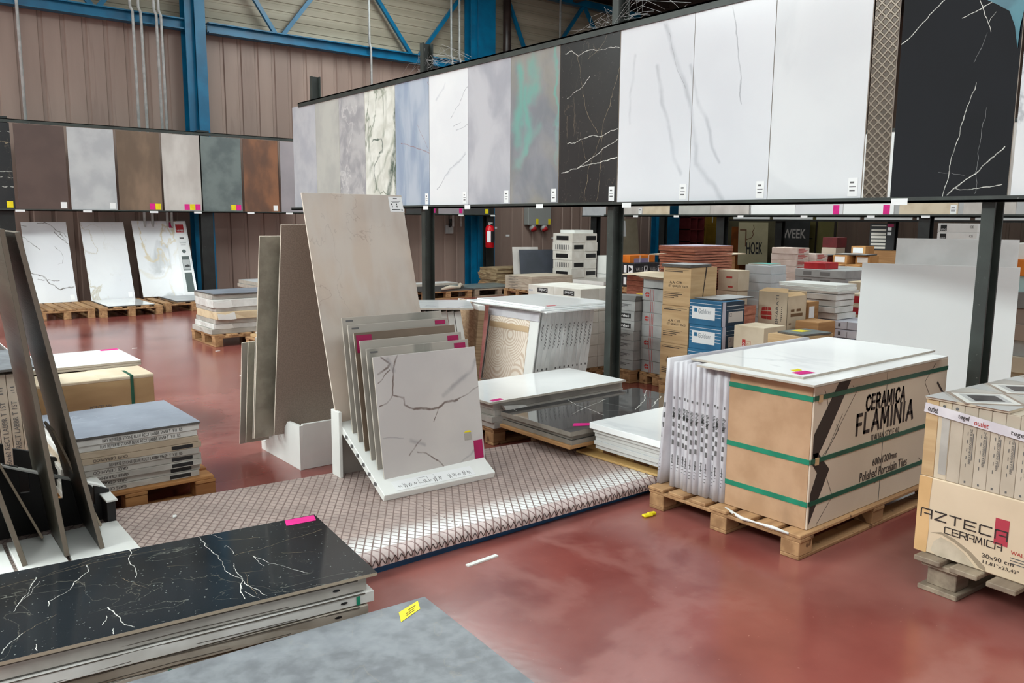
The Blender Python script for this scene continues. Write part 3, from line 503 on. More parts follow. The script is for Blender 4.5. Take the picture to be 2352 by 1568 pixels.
for ya, yb, m, lab, tg in [(9.535, 8.916, CONC_L, 'pale grey slab at the far left end of the long rack', 0), (8.912, 8.341, CONC_W, 'plain warm grey slab second from the left end of the long rack', 0), (8.337, 7.761, CONC_M, 'grey slab with mottled pale streaks on the long rack', 0),
        (7.757, 7.152, MARB_GR, 'white marble slab with dark green veins on the long rack', 0), (7.148, 6.545, MARB_BL, 'blue grey marble slab with one rust vein on the long rack', 1), (6.541, 5.932, MARB_WN, 'narrow white marble slab between the blue and the cloudy grey slabs', 1),
        (5.928, 5.338, CONC_C, 'cloudy lilac grey slab left of the teal slab', 1), (5.334, 4.749, TEAL, 'teal and grey oxidised slab on the long rack', 1), (4.743, 4.130, MARB_K, 'matt black slab with white veins left of the white marble pair', 1),
        (4.122, 3.483, MARB_PA, 'left half of the wide white marble pair with grey veins', 1), (3.480, 2.896, MARB_PB, 'right half of the wide white marble pair on the long rack', 1), (2.892, 2.312, MARB_WP, 'plain white slab left of the studded brown strip', 1),
        (2.300, 2.170, STUD, 'narrow dark brown studded strip beside the glossy black slab', 0), (2.150, 1.590, MARB_KG, 'glossy black slab with sharp white veins on the long rack', 0), (1.575, .98, MARB_W, 'white veined slab at the right edge of the photo', 0)]:
    p = MB().box(0, 0, 0, .012, ya-yb, 1.195, 1, {4: 0}).build('display_slab', [m, BODY], bevel=.001); p.location = (4.262, yb, 1.512); tag(p, lab, 'slab', 'slabs on the long rack')
    if tg: pricetag(p, frame('-x', (.012, ya-yb, 1.195)), ya-yb-.075, .025)
rb = thing('display_rack', 'dark rack of tile samples along the back wall', 'rack', (0, 13.6, 0), group='slab display racks')
for x in (-1.5, 1.66, 4.46, 7.4, 10.26):
    MB().box(x, .02, 0, x+.19, .032, 2.78).box(x, .13, 0, x+.19, .142, 2.78).box(x+.09, .032, 0, x+.1, .13, 2.78).build('post', BLACKP, rb)
MB().box(-2, -.05, 2.695, 10.45, -.036, 2.745).box(-2, -.05, 2.735, 10.45, .02, 2.745).build('top_rail', RACK, rb)
MB().box(-2, -.06, 1.475, 10.45, -.046, 1.502).box(-2, -.06, 1.475, 10.45, .02, 1.485).build('bottom_rail', RACK, rb)
for x in (1.85, 2.72, 3.66, 4.33, 5.2, 5.88, 9.5, 10.3): decal(rb, 'rail_label', (Vector((x, -.0605, 1.462)), Vector((1,0,0)), Vector((0,0,1)), Vector((0,-1,0))), [rect(0, 0, .12, .03)], WHITE, .001)
for x0, x1, m, lab, tg in [(1.26, 1.86, MARB_K, 'black marble sample at the left edge of the back rack', 'y'), (1.905, 2.54, T_BROWN, 'plain dark brown sample on the back rack', 'w'), (2.575, 3.20, T_GREY, 'pale grey sample on the back rack', 'w'), (3.235, 3.855, T_BRNZ, 'bronze brown sample on the back rack', 'my'),
        (3.885, 4.465, T_IVORY, 'ivory sample with streaks on the back rack', 'mym'), (4.486, 5.13, T_SLATE, 'slate green sample on the back rack', 'ym'), (5.17, 5.77, T_RUST, 'rust brown sample on the back rack', 'w'), (5.81, 6.41, T_MAUVE, 'mauve grey sample half hidden by the long rack', ''),
        (7.66, 8.26, T_SAND2, 'sand sample with yellow sticker seen under the long rack', 'y'), (8.30, 8.98, T_DARK, 'anthracite sample left of the grey one under the long rack', 'm'), (9.03, 9.63, T_MAUVE, 'grey sample with magenta sticker seen under the long rack', 'm'), (9.66, 10.28, T_DARK, 'anthracite sample with yellow sticker at the right end of the back rack', 'y')]:
    p = MB().box(0, 0, 0, x1-x0, .012, 1.20, 1, {2: 0}).build('tile_sample', [m, BODYD], bevel=.001); p.location = (x0, 13.555, 1.488); tag(p, lab, 'tile', 'samples on the back rack')
    fr = frame('-y', (x1-x0, .012, 1.2)); u = x1-x0-.02
    for ch in reversed(tg):
        u -= .085
        decal(p, 'price_tag', fr, [rect(u, .03, u+.08, .12)], {'y': YELL, 'm': PINK, 'w': WHITE}[ch])
rc = thing('display_rack', 'far dark rack of white slabs seen below the long rack', 'rack', (11.9, 0, 0), group='slab display racks')
for y in (12.16, 9.0, 5.48, 2.6): ibeam(rc, 'post', 0, y, 0, 2.9, .13, .16, BLACKP)
MB().box(-.05, 2, 2.69, -.036, 12.5, 2.74).build('top_rail', RACK, rc)
MB().box(-.06, 2, 1.47, -.046, 11.8, 1.513).box(-.06, 2, 1.47, 0, 11.8, 1.485).build('bottom_rail', RACK, rc)
MB().box(-.06, 11.9, 1.47, .12, 12.45, 1.495).build('end_bracket', RACK, rc)
for y in (11.7, 11.0, 10.0, 8.6, 7.4, 6.3, 5.5): decal(rc, 'rail_label', (Vector((-.0605, y, 1.462)), Vector((0,-1,0)), Vector((0,0,1)), Vector((-1,0,0))), [rect(0, 0, .12, .035)], WHITE, .001)
for ya, yb, m, lab in [(12.45, 11.77, T_GREY, 'grey slab at the left end of the far rack'), (11.40, 10.79, T_IVORY, 'ivory slab left of the cream one on the far rack'), (10.785, 10.12, CREAMC, 'cream slab beside the far blue column'), (9.91, 9.2, CONC_W, 'grey ribbed slab on the far rack'), (9.195, 8.39, T_IVORY, 'pale pinkish slab on the far rack'),
        (8.35, 7.52, T_WHT, 'white slab left of the veined one on the far rack'), (7.515, 6.70, MARB_WP, 'veined white slab with magenta sticker on the far rack'), (6.695, 5.91, T_WHT, 'white slab right of the magenta sticker on the far rack'), (5.83, 5.02, CREAMC, 'creamy white slab on the far rack'), (4.95, 4.3, T_IVORY, 'white slab left of the near post on the far rack'), (4.2, 3.5, T_WHTB, 'white slab at the right edge on the far rack')]:
    p = MB().box(0, 0, 0, .012, ya-yb, 1.2, 1, {4: 0}).build('display_slab', [m, BODY], bevel=.001); p.location = (11.86, yb, 1.49); tag(p, lab, 'slab', 'slabs on the far rack')
    if 'magenta' in lab: pricetag(p, frame('-x', (.012, ya-yb, 1.2)), ya-yb-.16, .022, .1, .14, PINK)
    elif 'ivory' in lab or 'creamy' in lab: pricetag(p, frame('-x', (.012, ya-yb, 1.2)), ya-yb-.1, .03, .08, .12)
rd = thing('display_rack', 'rearmost dark rack with a low grey shelf of white slabs', 'rack', (15.2, 0, 0), group='slab display racks')
for y in (13.2, 10.0, 7.6): ibeam(rd, 'post', 0, y, 0, 2.8, .12, .16, BLACKP)
MB().box(-.06, 3, 1.405, 0, 11.2, 1.44).build('bottom_rail', BLACKP, rd)
MB().box(-.06, 3, 2.65, -.04, 13.4, 2.7).build('top_rail', RACK, rd)
for k in range(8):
    p = MB().box(0, 0, 0, .012, .92, 1.2, 1, {4: 0}).build('display_slab', [T_WHT, BODY], bevel=.001); p.location = (15.16, 10.2-k*1.0, 1.445); tag(p, f'pale slab on the rearmost rack, {NTH[k]} from its left end', 'slab', 'slabs on the rearmost rack')

# ================================================================== checker-plate platform with the tile display
pf = thing('platform', 'low chequer plate platform with blue frame under the tile display', 'platform', (0, 0, 0))
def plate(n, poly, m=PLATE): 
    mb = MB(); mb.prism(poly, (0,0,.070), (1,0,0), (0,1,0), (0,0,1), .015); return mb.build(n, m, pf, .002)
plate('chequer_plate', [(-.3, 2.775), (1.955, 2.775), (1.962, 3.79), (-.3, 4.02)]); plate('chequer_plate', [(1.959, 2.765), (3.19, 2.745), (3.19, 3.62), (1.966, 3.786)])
def lip(n, x0, x1, y0, y1, dz):      # folded front edge: rounds over and turns down
    arc = [(.045-.045*math.sin(a), .045+.04*math.cos(a)) for a in [math.pi/2*k/9 for k in range(10)]]
    prof = [(.055, .085)]+arc+[(0, .034), (.006, .034), (.006, .045)]+[(.045-.039*math.sin(a), .045+.034*math.cos(a)) for a in [math.pi/2*k/5 for k in range(5, -1, -1)]]+[(.055, .079)]
    mb = MB(); k = len(prof); vs = [(x, y+q, zz+dz) for x, y in ((x0, y0), (x1, y1)) for q, zz in prof]
    mb.add(vs, [(q, (q+1) % k, k+(q+1) % k, k+q) for q in range(k)])
    for q in range(k//2-1): mb.add([vs[q], vs[q+1], vs[k-2-q], vs[k-1-q]], [(0,1,2,3)]); mb.add([vs[k+q], vs[k+q+1], vs[2*k-2-q], vs[2*k-1-q]], [(3,2,1,0)])
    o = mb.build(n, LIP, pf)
    z = MB(); s = .0 ; L_ = math.hypot(x1-x0, y1-y0); nn = int(L_/.03)
    for i in range(nn):
        a = x0+(x1-x0)*i/nn; b = x0+(x1-x0)*(i+.5)/nn; c = x0+(x1-x0)*(i+1)/nn
        for p, q, za, zb in ((a, b, .066, .040), (b, c, .040, .066)):
            y = y0+(y1-y0)*(p-x0)/(x1-x0)-.0012
            z.add([(p-.002, y, za+dz), (p+.002, y, za+dz), (q+.002, y, zb+dz), (q-.002, y, zb+dz)], [(0,1,2,3)])
    z.build('edge_pattern', INKD, pf)
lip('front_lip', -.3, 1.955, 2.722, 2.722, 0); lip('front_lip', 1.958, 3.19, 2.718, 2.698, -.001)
MB().box(-.28, 2.745, 0, 3.17, 2.78, .034).box(-.28, 3.55, 0, 3.17, 3.6, .07).box(-.28, 2.78, 0, -.23, 3.6, .07).box(3.12, 2.78, 0, 3.17, 3.6, .07).box(1.4, 2.78, 0, 1.45, 3.6, .07).build('base_frame', BLUED, pf)
MB().box(-.28, 2.75, .034, 3.17, 2.775, .07).build('front_channel', BLUED, pf)
tag(MB().box(0, 0, 0, .16, .02, .006).build('label_strip', WHITEB, loc=(1.845, 2.565, .0), rot=(0, 0, R(3))), 'white paper strip on the red floor in front of the platform', 'strip')
tag(MB().box(0, 0, 0, .05, .03, .012).box(.03, .01, .0, .075, .03, .016).build('plastic_clip', YELL, loc=(2.83, 2.50, 0), rot=(0,0,R(-12)), bevel=.004), 'small crumpled yellow scrap by the platform corner', 'scrap')

st = thing('tile_stand', 'white sloping display stand with slots for tiles on the platform', 'display stand', (1.845, 3.25, .085), R(-2.5))
MB().add([(0,0,.0),(.635,0,.0),(.635,.52,.268),(0,.52,.268),(0,-.012,.032),(.635,-.012,.032),(.635,.508,.302),(0,.508,.302)], [(3,2,1,0),(4,5,6,7),(0,1,5,4),(2,3,7,6),(3,0,4,7),(1,2,6,5)]).build('sloping_board', WHITEB, st, .002)
MB().box(0, .50, 0, .635, .52, .268).build('back_board', mat('grey melamine', (168,162,156), rough=.4), st)
MB().box(-.018, .44, 0, -.0, .535, .345).build('side_cheek', WHITEB, st, .002)
fr = (Vector((0, -.012, .0328)), Vector((1,0,0)), Vector((0,.887,.4615)), Vector((0,-.4615,.887)))
cc = decal(st, 'caption_card', fr, [rect(.07, .012, .52, .075)], WHITE)
sq = []
for k in range(15):
    u = .09+k*.028; pts = [(u+.003*i, .035+.018*math.sin(i*1.9+k*1.3)*(.4+.6*((k*5) % 3)/2)) for i in range(7)]
    if k in (4, 9): continue
    sq += stroke(pts, .0016)
sq += stroke([(.3,.02),(.3,.07)], .001)+stroke([(.205,.03),(.26,.03),(.26,.065),(.205,.065),(.205,.03)], .0012)
decal(cc, 'handwriting', fr, sq, INK, .0004, .0012)
for i in range(6): MB().box(-.004, .385-.062*i-.008, .2165-.032*i, .035, .385-.062*i+.014, .2165-.032*i+.016).build('slot', INK, st)
LT = math.asin(.165)
DT = [('pale sand tile with dark grey streak, rearmost of the six tiles on the white stand', T_SAND, ()), ('sand grey tile with crimson sticker, second from the back of the white stand', T_SAND2, ('tr',)), ('taupe brown tile with crimson sticker at its top left on the white stand', T_TAUPE, ('tl',)),
      ('sand tile with crimson sticker in front of the taupe tile on the white stand', T_SAND2, ('tr',)), ('grey streaked sand tile right behind the front marble tile', T_SAND, ('tr',)), ('front white marble tile with brown veins on the white stand', MARB_C, ('br',))]
for i, (lab, m, stx) in enumerate(DT):
    t = leaning('display_tile', lab, (1.895, 3.632-.062*i, .312-.032*i), .595, .6, .009, LT, 180+1.2, m, group='tiles in the slots of the white stand')
    fr = frame('-y', (.595, .009, .6))
    for s_ in stx:
        a = {'tr': (.505, .535, .575, .585), 'tl': (.01, .50, .095, .588), 'br': (.53, .02, .585, .115)}[s_]; a = a if s_ != 'tr' or i != 1 else (.51, .568, .575, .59)
        decal(t, 'price_sticker', fr, [rect(*a)], MAROON)
    if i in (0, 1, 4): decal(t, 'small_print', fr, [rect(.02, .578, .06, .586)], INK, .0006)
    if i == 5: decal(t, 'peeled_sticker', fr, [[(.475,.165),(.49,.172),(.515,.172),(.522,.162)]], YELL); decal(t, 'sticker_residue', fr, [rect(.478, .125, .52, .160)], T_SAND2)
big = leaning('display_slab', 'tall beige stone slab leaning at the back of the white stand', (1.852, 3.72, .372), .605, 1.21, .010, math.asin(.285), 180, T_BEIGE, mat('pale tile body', (222,208,194), rough=.7), cat='slab')
fr = frame('-y', (.605, .01, 1.21)); ss = decal(big, 'spec_sheet', fr, [rect(.515, 1.112, .602, 1.20)], WHITE)
decal(ss, 'sheet_print', fr, [rect(.545, 1.186, .57, 1.191), rect(.528, 1.172, .59, 1.174), rect(.535, 1.166, .58, 1.168), rect(.528, 1.122, .582, 1.127), rect(.588, 1.119, .596, 1.127), rect(.528,1.15,.534,1.16), rect(.53,1.138,.535,1.147), rect(.559,1.15,.565,1.16), rect(.56,1.138,.566,1.147)], BLACK, .0004, .001)

# second stand turned away, behind the white one
es = thing('tile_stand', 'white stand turned away from us carrying the dark brown slab', 'display stand', (1.855, 4.19, 0), 0)
prof = [(0, 0), (.56, 0), (.56, .06), (.50, .06), (.46, .10), (.40, .11), (.36, .15), (.30, .16), (.26, .20), (.20, .21), (.16, .25), (.0, .255)]
MB().prism(prof, (0,0,0), (0,1,0), (0,0,1), (1,0,0), .02).build('side_cheek', WHITEB, es, .001); MB().prism(prof, (.58,0,0), (0,1,0), (0,0,1), (1,0,0), .02).build('side_cheek', WHITEB, es, .001)
MB().box(.02, 0, 0, .58, .02, .262).build('back_board', WHITEB, es, .002); MB().add([(.02,.02,.20),(.58,.02,.20),(.58,.55,.03),(.02,.55,.03),(.02,.02,.22),(.58,.02,.22),(.58,.55,.05),(.02,.55,.05)], [(3,2,1,0),(4,5,6,7),(0,1,5,4),(2,3,7,6),(3,0,4,7),(1,2,6,5)]).build('sloping_board', WHITEB, es)
for lab, x, y, z, ln, wd, th, m, nm in [('tall dark brown slab seen from behind next to the beige slab', 1.795, 4.41, .17, 1.215, .6, .012, T_DKBR, 'display_slab'), ('grey brown textured slab just left of the dark brown one', 1.712, 4.50, .145, 1.175, .6, .012, T_GRBR, 'display_slab'),
        ('short beige tile, inner one low at the left of the grey brown slab', 1.735, 4.58, .12, .62, .6, .010, T_IVORY, 'display_tile'), ('short grey tile, middle one low at the left of the grey brown slab', 1.715, 4.64, .09, .62, .6, .010, T_GRBR, 'display_tile'), ('short sand tile, outermost low at the left of the grey brown slab', 1.70, 4.70, .07, .63, .6, .010, T_SAND, 'display_tile')]:
    mb = MB().box(0, -th, 0, wd, 0, ln, 1, {2: 0, 3: 0}); o = mb.build(nm, [m, mat('pale edge', (206,192,176), rough=.7)], bevel=.001); o.location = (x, y, z); o.rotation_euler = (math.asin(.165), 0, 0); tag(o, lab, 'slab' if nm == 'display_slab' else 'tile', 'slabs on the stand turned away')

# ================================================================== tall crate of big tiles on its pallet, right foreground
pallet('pale wooden pallet under the printed crate of large tiles', 2.965, 1.765, 4.27, 2.60, .11, 'x', 7, feet=True)
cr = thing('tile_crate', 'strapped crate of large tiles with printed cream side on the right', 'crate', (3.037, 1.79, .112))
D = (1.215, .415, .626)
MB().box(.012, .006, 0, D[0], D[1], D[2]-.004).build('tile_stack', PAPERL, cr, .003)
MB().box(0, .004, .0, .011, D[1], D[2]).build('side_board', KRAFT3, cr, .001)
pn = MB().box(.002, -.004, 0, D[0]+.004, .004, D[2]-.012).build('printed_panel', SLEEVE, cr, .001)
fr = frame('-y', D); fr = (fr[0]+Vector((0,-.0042,0)), *fr[1:])
Z = -.112; X = -3.037
decal(cr, 'lettering', fr, sign('CERAMICA', 3.466+X, .569+Z, 3.82+X, .064, .0125, .45), INKD, .0006); decal(cr, 'lettering', fr, sign('FLAMINIA', 3.396+X, .470+Z, 3.914+X, .085, .0165, .42), INKD, .0006)
text(cr, 'lettering', 'ITALIAN STYLE 4.0', fr, 3.53+X, .416+Z, 3.79+X, .446+Z, INKD, bold=0); text(cr, 'lettering', '600x1200mm', fr, 3.56+X, .295+Z, 3.79+X, .330+Z, INKD)
text(cr, 'lettering', 'Polished Porcelain Tiles', fr, 3.452+X, .238+Z, 3.895+X, .282+Z, INKD); text(cr, 'lettering', 'Italian Design By Ceramica Flaminia', fr, 3.455+X, .207+Z, 3.88+X, .230+Z, INKD)
decal(cr, 'printed_chevron', fr, [[(.193,.622),(.288,.622),(.095,.365),(.03,.29),(.012,.33),(.012,.41)], [(.012,.33),(.05,.33),(.150,.24),(.012,.02),(.012,.155),(.055,.24),(.012,.285)]], INKD, .0005)
lines = stroke([(.30,.585),(.335,.555),(.14,.34),(.09,.31)], .0018)+stroke([(.075,.595),(.09,.57),(.11,.52)], .0018)+stroke([(.185,.43),(.205,.405),(.10,.30)], .0018)+stroke([(.11,.31),(.23,.47)], .0018)+stroke([(.135,.20),(.19,.11),(.075,-.0+.01)], .0018)+stroke([(1.08,.60),(.98,.52),(1.05,.44)], .0018)+stroke([(.98,.14),(1.02,.11)], .0018)+stroke([(1.12,.50),(1.19,.44)], .012)
decal(cr, 'printed_lines', fr, lines, INKD, .0005)
decal(cr, 'panel_joint', fr, [rect(.602, .004, .605, .61)], INK, .0004)
for z in (.552, .282, .098):
    s_ = MB().box(-.003, .0, z, .0005, D[1], z+.022).build('strap', GREENS, cr); MB().box(-.003, -.0075, z+.004, D[0]+.005, -.0045, z+.024).build('strap_run', GREEND, s_)
    if z > .2: MB().box(.03, -.011, z-.004, .055, -.0046, z+.026).build('strap_clip', KRAFT, s_)
for i in range(11):
    w_ = .0292; o = pack(f'tall lilac wrapped pack standing on edge, {NTH[i]} from the brown board of the strapped crate', (3.03+random.uniform(-.012, .01), 2.208+i*w_, .112), (1.2, w_-.002, .622+random.uniform(-.004, .012)), PAPERL, 'upright packs beside the strapped crate', name='tile_pack', sag=.002)
    fr = (Vector((-.0012, w_-.004, 0)), Vector((0,-1,0)), Vector((0,0,1)), Vector((-1,0,0)))
    h0 = .20+random.uniform(-.02, .02)
    decal(o, 'printed_marks', fr, [rect(.006, h0+k*.045, .018, h0+.024+k*.045) for k in range(4)]+fakeline(.006, h0-.13, .020, h0-.05, 5, .003)+[rect(.008, .44, .016, .452), rect(.010, .12, .014, .165)], INK, .0005)
    decal(o, 'grey_text_block', fr, fakeline(.004, .34, .022, .40, 9, .004), INK, .0005)
o = pack('single lilac wrapped pack leaning against the upright row', (3.02, 2.573, .112), (1.2, .028, .635), PAPERL, 'upright packs beside the strapped crate', (R(3.6), 0, 0), sag=.003)
fr = (Vector((-.0012, .026, 0)), Vector((0,-1,0)), Vector((0,0,1)), Vector((-1,0,0)))
decal(o, 'printed_marks', fr, [rect(.006, .24+k*.05, .016, .266+k*.05) for k in range(4)]+fakeline(.006, .06, .012, .16, 6, .003), INK, .0005)
tile('porcelain_tile', 'lower white glossy tile slid forward on top of the strapped crate', (2.972, 1.752, .7395), 1.2, .592, .009, MARB_WH, group='tiles on the strapped crate')
o = tile('porcelain_tile', 'upper white glossy tile with a magenta sticker on top of the strapped crate', (3.05, 1.850, .7490), 1.2, .590, .010, MARB_WH, group='tiles on the strapped crate')
fr = frame('+z', (1.2, .59, .010)); decal(o, 'price_sticker', fr, [[(.035,.035),(.125,.02),(.135,.075),(.045,.085)]], PINK, .0006); decal(o, 'peeled_sticker', fr, [[(.08,.09),(.135,.09),(.15,.12),(.12,.115),(.10,.125)]], YELL, .0008)
tag(MB().tube([(3.0, 2.17, .108), (2.958, 2.05, .104), (2.955, 1.98, .108), (2.957, 1.9, .11), (2.96, 1.82, .106)], [.006,.008,.004,.008,.005], 5).build('foam_strip', WHITEB, smooth=True), 'torn white foam strip hanging at the front edge of the pale pallet', 'foam strip')

# ================================================================== carton of narrow tiles, right edge
AZ = thing('wooden_pallet', 'grey wooden pallet under the brown cartons at the right edge', 'pallet', (3.14, 1.385, 0), R(-4), 'wooden pallets')
for k in range(9): 
    q = -.03-k*.137; MB().box(-.07+random.uniform(-.02, .02), q-.1, .118, 1.0, q, .138).build('deck_board', WOODG, AZ, .003)
for s_ in (-.05, -.6, -1.1):
    MB().box(-.03, s_-.14, .1, .95, s_, .118).build('stringer_board', WOODG, AZ, .002)
    for x in (.0, .42, .84): MB().box(x, s_-.12, .02, x+.1, s_-.01, .1).build('block', WOODG, AZ, .003)
    MB().box(-.03, s_-.14, 0, .95, s_+.01, .02).build('bottom_board', WOODG, AZ, .003)
D = (.93, 1.15, .298)
cb = thing('carton', 'large damp-stained brown carton with black lettering at the right edge', 'carton', (3.14, 1.385, .1395), R(-4))
MB().box(0, -1.15, 0, .93, 0, .298).build('body', mat('damp stained carton', (220,198,170), (206,184,156), 2, .8), cb, .004)
fr = (Vector((-.001, 0, 0)), Vector((0,-1,0)), Vector((0,0,1)), Vector((-1,0,0)))
decal(cb, 'red_mark', fr, [rect(.287, .118, .334, .215)], mat('faded red print', (176,54,70), rough=.7), .0006)
decal(cb, 'lettering', fr, word('AZTECA', .018, .140, .040, .032, .0145, .0052)+word('CERAMICA', .112, .099, .0228, .024, .0055, .0036), INKD, .0006, .0004)
text(cb, 'lettering', '30x90 cm', fr, .252, .054, .36, .070, INKD); text(cb, 'lettering', '11,81"x35,43"', fr, .257, .030, .38, .045, INKD)
text(cb, 'lettering', 'WALL TILES', fr, .347, .098, .45, .112, LOGOR); decal(cb, 'small_print', fr, fakeline(.347, .06, .45, .09, 3, .003), INK, .0005)
decal(cb, 'bleached_edge', fr, [[(0,0),(.048,0),(.052,.1),(.046,.2),(.05,.298),(0,.298)]], mat('orange kraft', (222,180,128), (206,164,112), 5, .8), .0002); decal(cb, 'dark_stain', fr, [[(.06,.085),(.10,.09),(.15,.075),(.20,.05),(.245,.01),(.27,.004),(.265,.02),(.21,.06),(.15,.088),(.10,.098)]], mat('water stain', (156,138,116), rough=.9), .0003)
decal(cb, 'torn_skin', fr, [[(.065,.015),(.075,.055),(.10,.078),(.14,.07),(.19,.045),(.235,.004),(.09,.002)]], mat('torn paper', (206,190,168), (188,172,150), 14, .9), .0004)
for k in range(14):
    m = (KRAFT, KRAFT, PAPERG)[min(k, 2)] if k < 2 else BEIGEC
    o = carton('tile_carton', f'narrow beige carton on edge, {NTH[k]} from the left above the lettered carton', 'carton', (0, 0, 0), (.9, .0468, .298), KRAFT if k == 0 else (CREAMC if k == 1 else BEIGEC), group='narrow cartons on edge', bevel=.003)
    c, s_ = math.cos(R(-4)), math.sin(R(-4)); y = -(k+1)*.0478; o.location = (3.14+.006-s_*y*1, 1.385+c*y, .4385); o.rotation_euler = (0, 0, R(-4))
    f2 = (Vector((-.001, .0468, 0)), Vector((0,-1,0)), Vector((0,0,1)), Vector((-1,0,0)))
    if k == 1: decal(o, 'white_front', f2, [rect(.016, .02, .045, .25)], PAPERG, .0006)
    if k >= 3:
        text(o, 'printed_name', 'NEBULA RHODOCISER BLAC', f2, .026, .085, .034, .215, INK, turn=90); decal(o, 'small_print', f2, [rect(.017, .07+i*.03, .019, .083+i*.03) for i in range(5)]+[rect(.036, .10, .038, .20), rect(.018, .01, .024, .018)], INK, .0005)
    elif k > 0: decal(o, 'round_mark', f2, [[(.02+.006*math.cos(a*.785), .28+.006*math.sin(a*.785)) for a in range(8)]], INK, .0005)
o = MB().box(-.001, -.30, 0, .9, 0, .009, 1, {1: 0}).build('porcelain_tile', [mat('patchwork wood tile', (196,190,182), (150,144,138), 3, .3, 6, (.4,1,1)), mat('beige edge', (200,184,162), rough=.7)]); o.location = (3.142, 1.387, .738); o.rotation_euler = (0, 0, R(-4)); tag(o, 'patterned tile with diamond wood inlay lying on the narrow cartons', 'tile')
f2 = (Vector((0, -.30, .0094)), Vector((1,0,0)), Vector((0,1,0)), Vector((0,0,1)))
def rhomb(cx, cy, a, b): return [(cx-a, cy), (cx, cy-b), (cx+a, cy), (cx, cy+b)]
WG = [mat('inlay white', (224,222,216), rough=.3), mat('inlay taupe', (168,150,136), (150,132,118), 6, .3), mat('inlay charcoal', (92,88,86), (70,66,66), 8, .3), mat('inlay pale grey', (188,186,184), rough=.3)]
for cx in (.14, .45, .76):
    for j, (a, m) in enumerate([(.155, 1), (.135, 0), (.105, 3), (.075, 2)]): decal(o, 'inlay', f2, [rhomb(cx, .15, a, a*.95)], WG[m], .0004, j*.0003)
    decal(o, 'inlay', f2, [[(cx-.15,.0),(cx-.02,.0),(cx-.15,.12)], [(cx-.15,.30),(cx-.02,.30),(cx-.15,.18)]], WG[3], .0004)
tp = MB().box(-.003, -.65, 0, -.0006, .002, .036).build('packing_tape', mat('printed clear tape', (226,220,224), (208,200,206), 9, .15)); tp.location = (3.138, 1.385, .688); tp.rotation_euler = (R(6), 0, R(-4)); tag(tp, 'shiny pale packing tape across the top of the narrow cartons', 'tape')
f2 = (Vector((-.0034, 0, 0)), Vector((0,-1,0)), Vector((0,0,1)), Vector((-1,0,0)))
text(tp, 'lettering', 'outlet', f2, .012, .006, .05, .03, INKD, bold=.01); text(tp, 'lettering', 'tegel', f2, .125, .008, .165, .030, INKD, bold=.01); text(tp, 'lettering', 'outlet', f2, .185, .006, .235, .026, LOGOR); text(tp, 'lettering', 'tegel', f2, .31, .006, .36, .028, INKD)

# ================================================================== foreground left: black marble stack and grey stone tile
B0 = thing('wooden_pallet', 'wooden pallet under the black marble tile in the foreground', 'pallet', (.62, 2.40, 0), R(-6.5), 'wooden pallets')
for k in range(5): MB().box(-.6, -.22+k*.105, .102, .56, -.13+k*.105, .12).build('deck_board', WOOD, B0, .002)
for x in (-.55, 0, .5):
    MB().box(x, -.22, .084, x+.09, .21, .102).build('stringer_board', WOOD, B0)
    for y in (-.22, -.05, .12): MB().box(x, y, .018, x+.09, y+.09, .084).build('block', WOOD, B0)
for y in (-.22, -.05, .12): MB().box(-.6, y, 0, .56, y+.09, .018).build('bottom_board', WOOD, B0)
bm_ = Matrix.Translation((1.206, 2.172, 0)) @ Matrix.Rotation(R(-6.5), 4, 'Z')
def onblack(o, p, rz=0): 
    o.location = bm_ @ Vector(p); o.rotation_euler = (0, 0, R(-6.5)+rz)
for k, (z, h_, lab, m, dx, dy, tilt) in enumerate([(.121, .036, 'lowest wrapped pack under the black marble tile', PAPERG, -.045, .006, 0), (.159, .034, 'brownish wrapped pack second from the bottom under the black marble tile', mat('brownish wrap', (176,166,154), (150,140,128), 6, .7), -.03, .014, .4), (.197, .036, 'bright white folded pack second from the top under the black marble tile', PAPER, -.008, .002, -.25), (.239, .040, 'upper grey pack directly under the black marble tile', PAPERG, -.03, .014, 0)]):
    o = pack(lab, (0,0,0), (1.2, .62, h_), m, 'packs under the black marble tile', sag=.002, sharp=True); onblack(o, (-1.2+dx, dy, z), R((.4, -.6, .3, 0)[k])); fr = frame('-y', (1.2, .62, h_))
    if k in (0, 2): decal(o, 'green_strap_end', fr, [rect(.62 if k == 0 else 1.14, .0, .632 if k == 0 else 1.153, h_*.8)], GREENS)
    decal(o, 'tear_and_gap_shade', fr, stroke([(.05, h_*.25), (.3, h_*.12), (.62, h_*.3), (.95, h_*.15)], .0022)+[[(.0,h_*.92),(1.17,h_*.86),(1.17,h_),(.0,h_)]], mat('fold shadow brown', (92,84,76), rough=.9) if k == 0 else bpy.data.materials['fold shadow brown'], .0004)  # tear lines, plus a dark top band painted in as gap shade
    decal(o, 'hand_hole', fr, [[(1.10+.012*math.cos(a*.785), h_*.5+.004*math.sin(a*.785)) for a in range(8)]], BLACK, .0008)
o = tile('porcelain_tile', 'glossy black marble tile with white and gold veins in the foreground', (0,0,0), 1.2, .598, .010, MARB_KF, mat('tan tile edge', (176,160,140), rough=.6)); onblack(o, (-1.2, 0, .2845))
decal(o, 'price_sticker', frame('+z', (1.2, .598, .010)), [[(1.075,.535),(1.185,.535),(1.195,.59),(1.085,.592)]], PINK, .0006)
G0 = Matrix.Translation((1.337, 2.102, 0)) @ Matrix.Rotation(R(-4), 4, 'Z')
pallet('wooden pallet under the grey stone tile at the bottom edge', .12, 1.25, 1.28, 2.05, .10, 'x', 5)
for k in range(2):
    o = pack(f'{("lower", "upper")[k]} wrapped pack under the grey stone tile', (0,0,0), (1.18, .88, .043), PAPERG, 'packs under the grey stone tile'); o.location = G0 @ Vector((-1.21, -.91, .101+.045*k)); o.rotation_euler = (0, 0, R(-4))
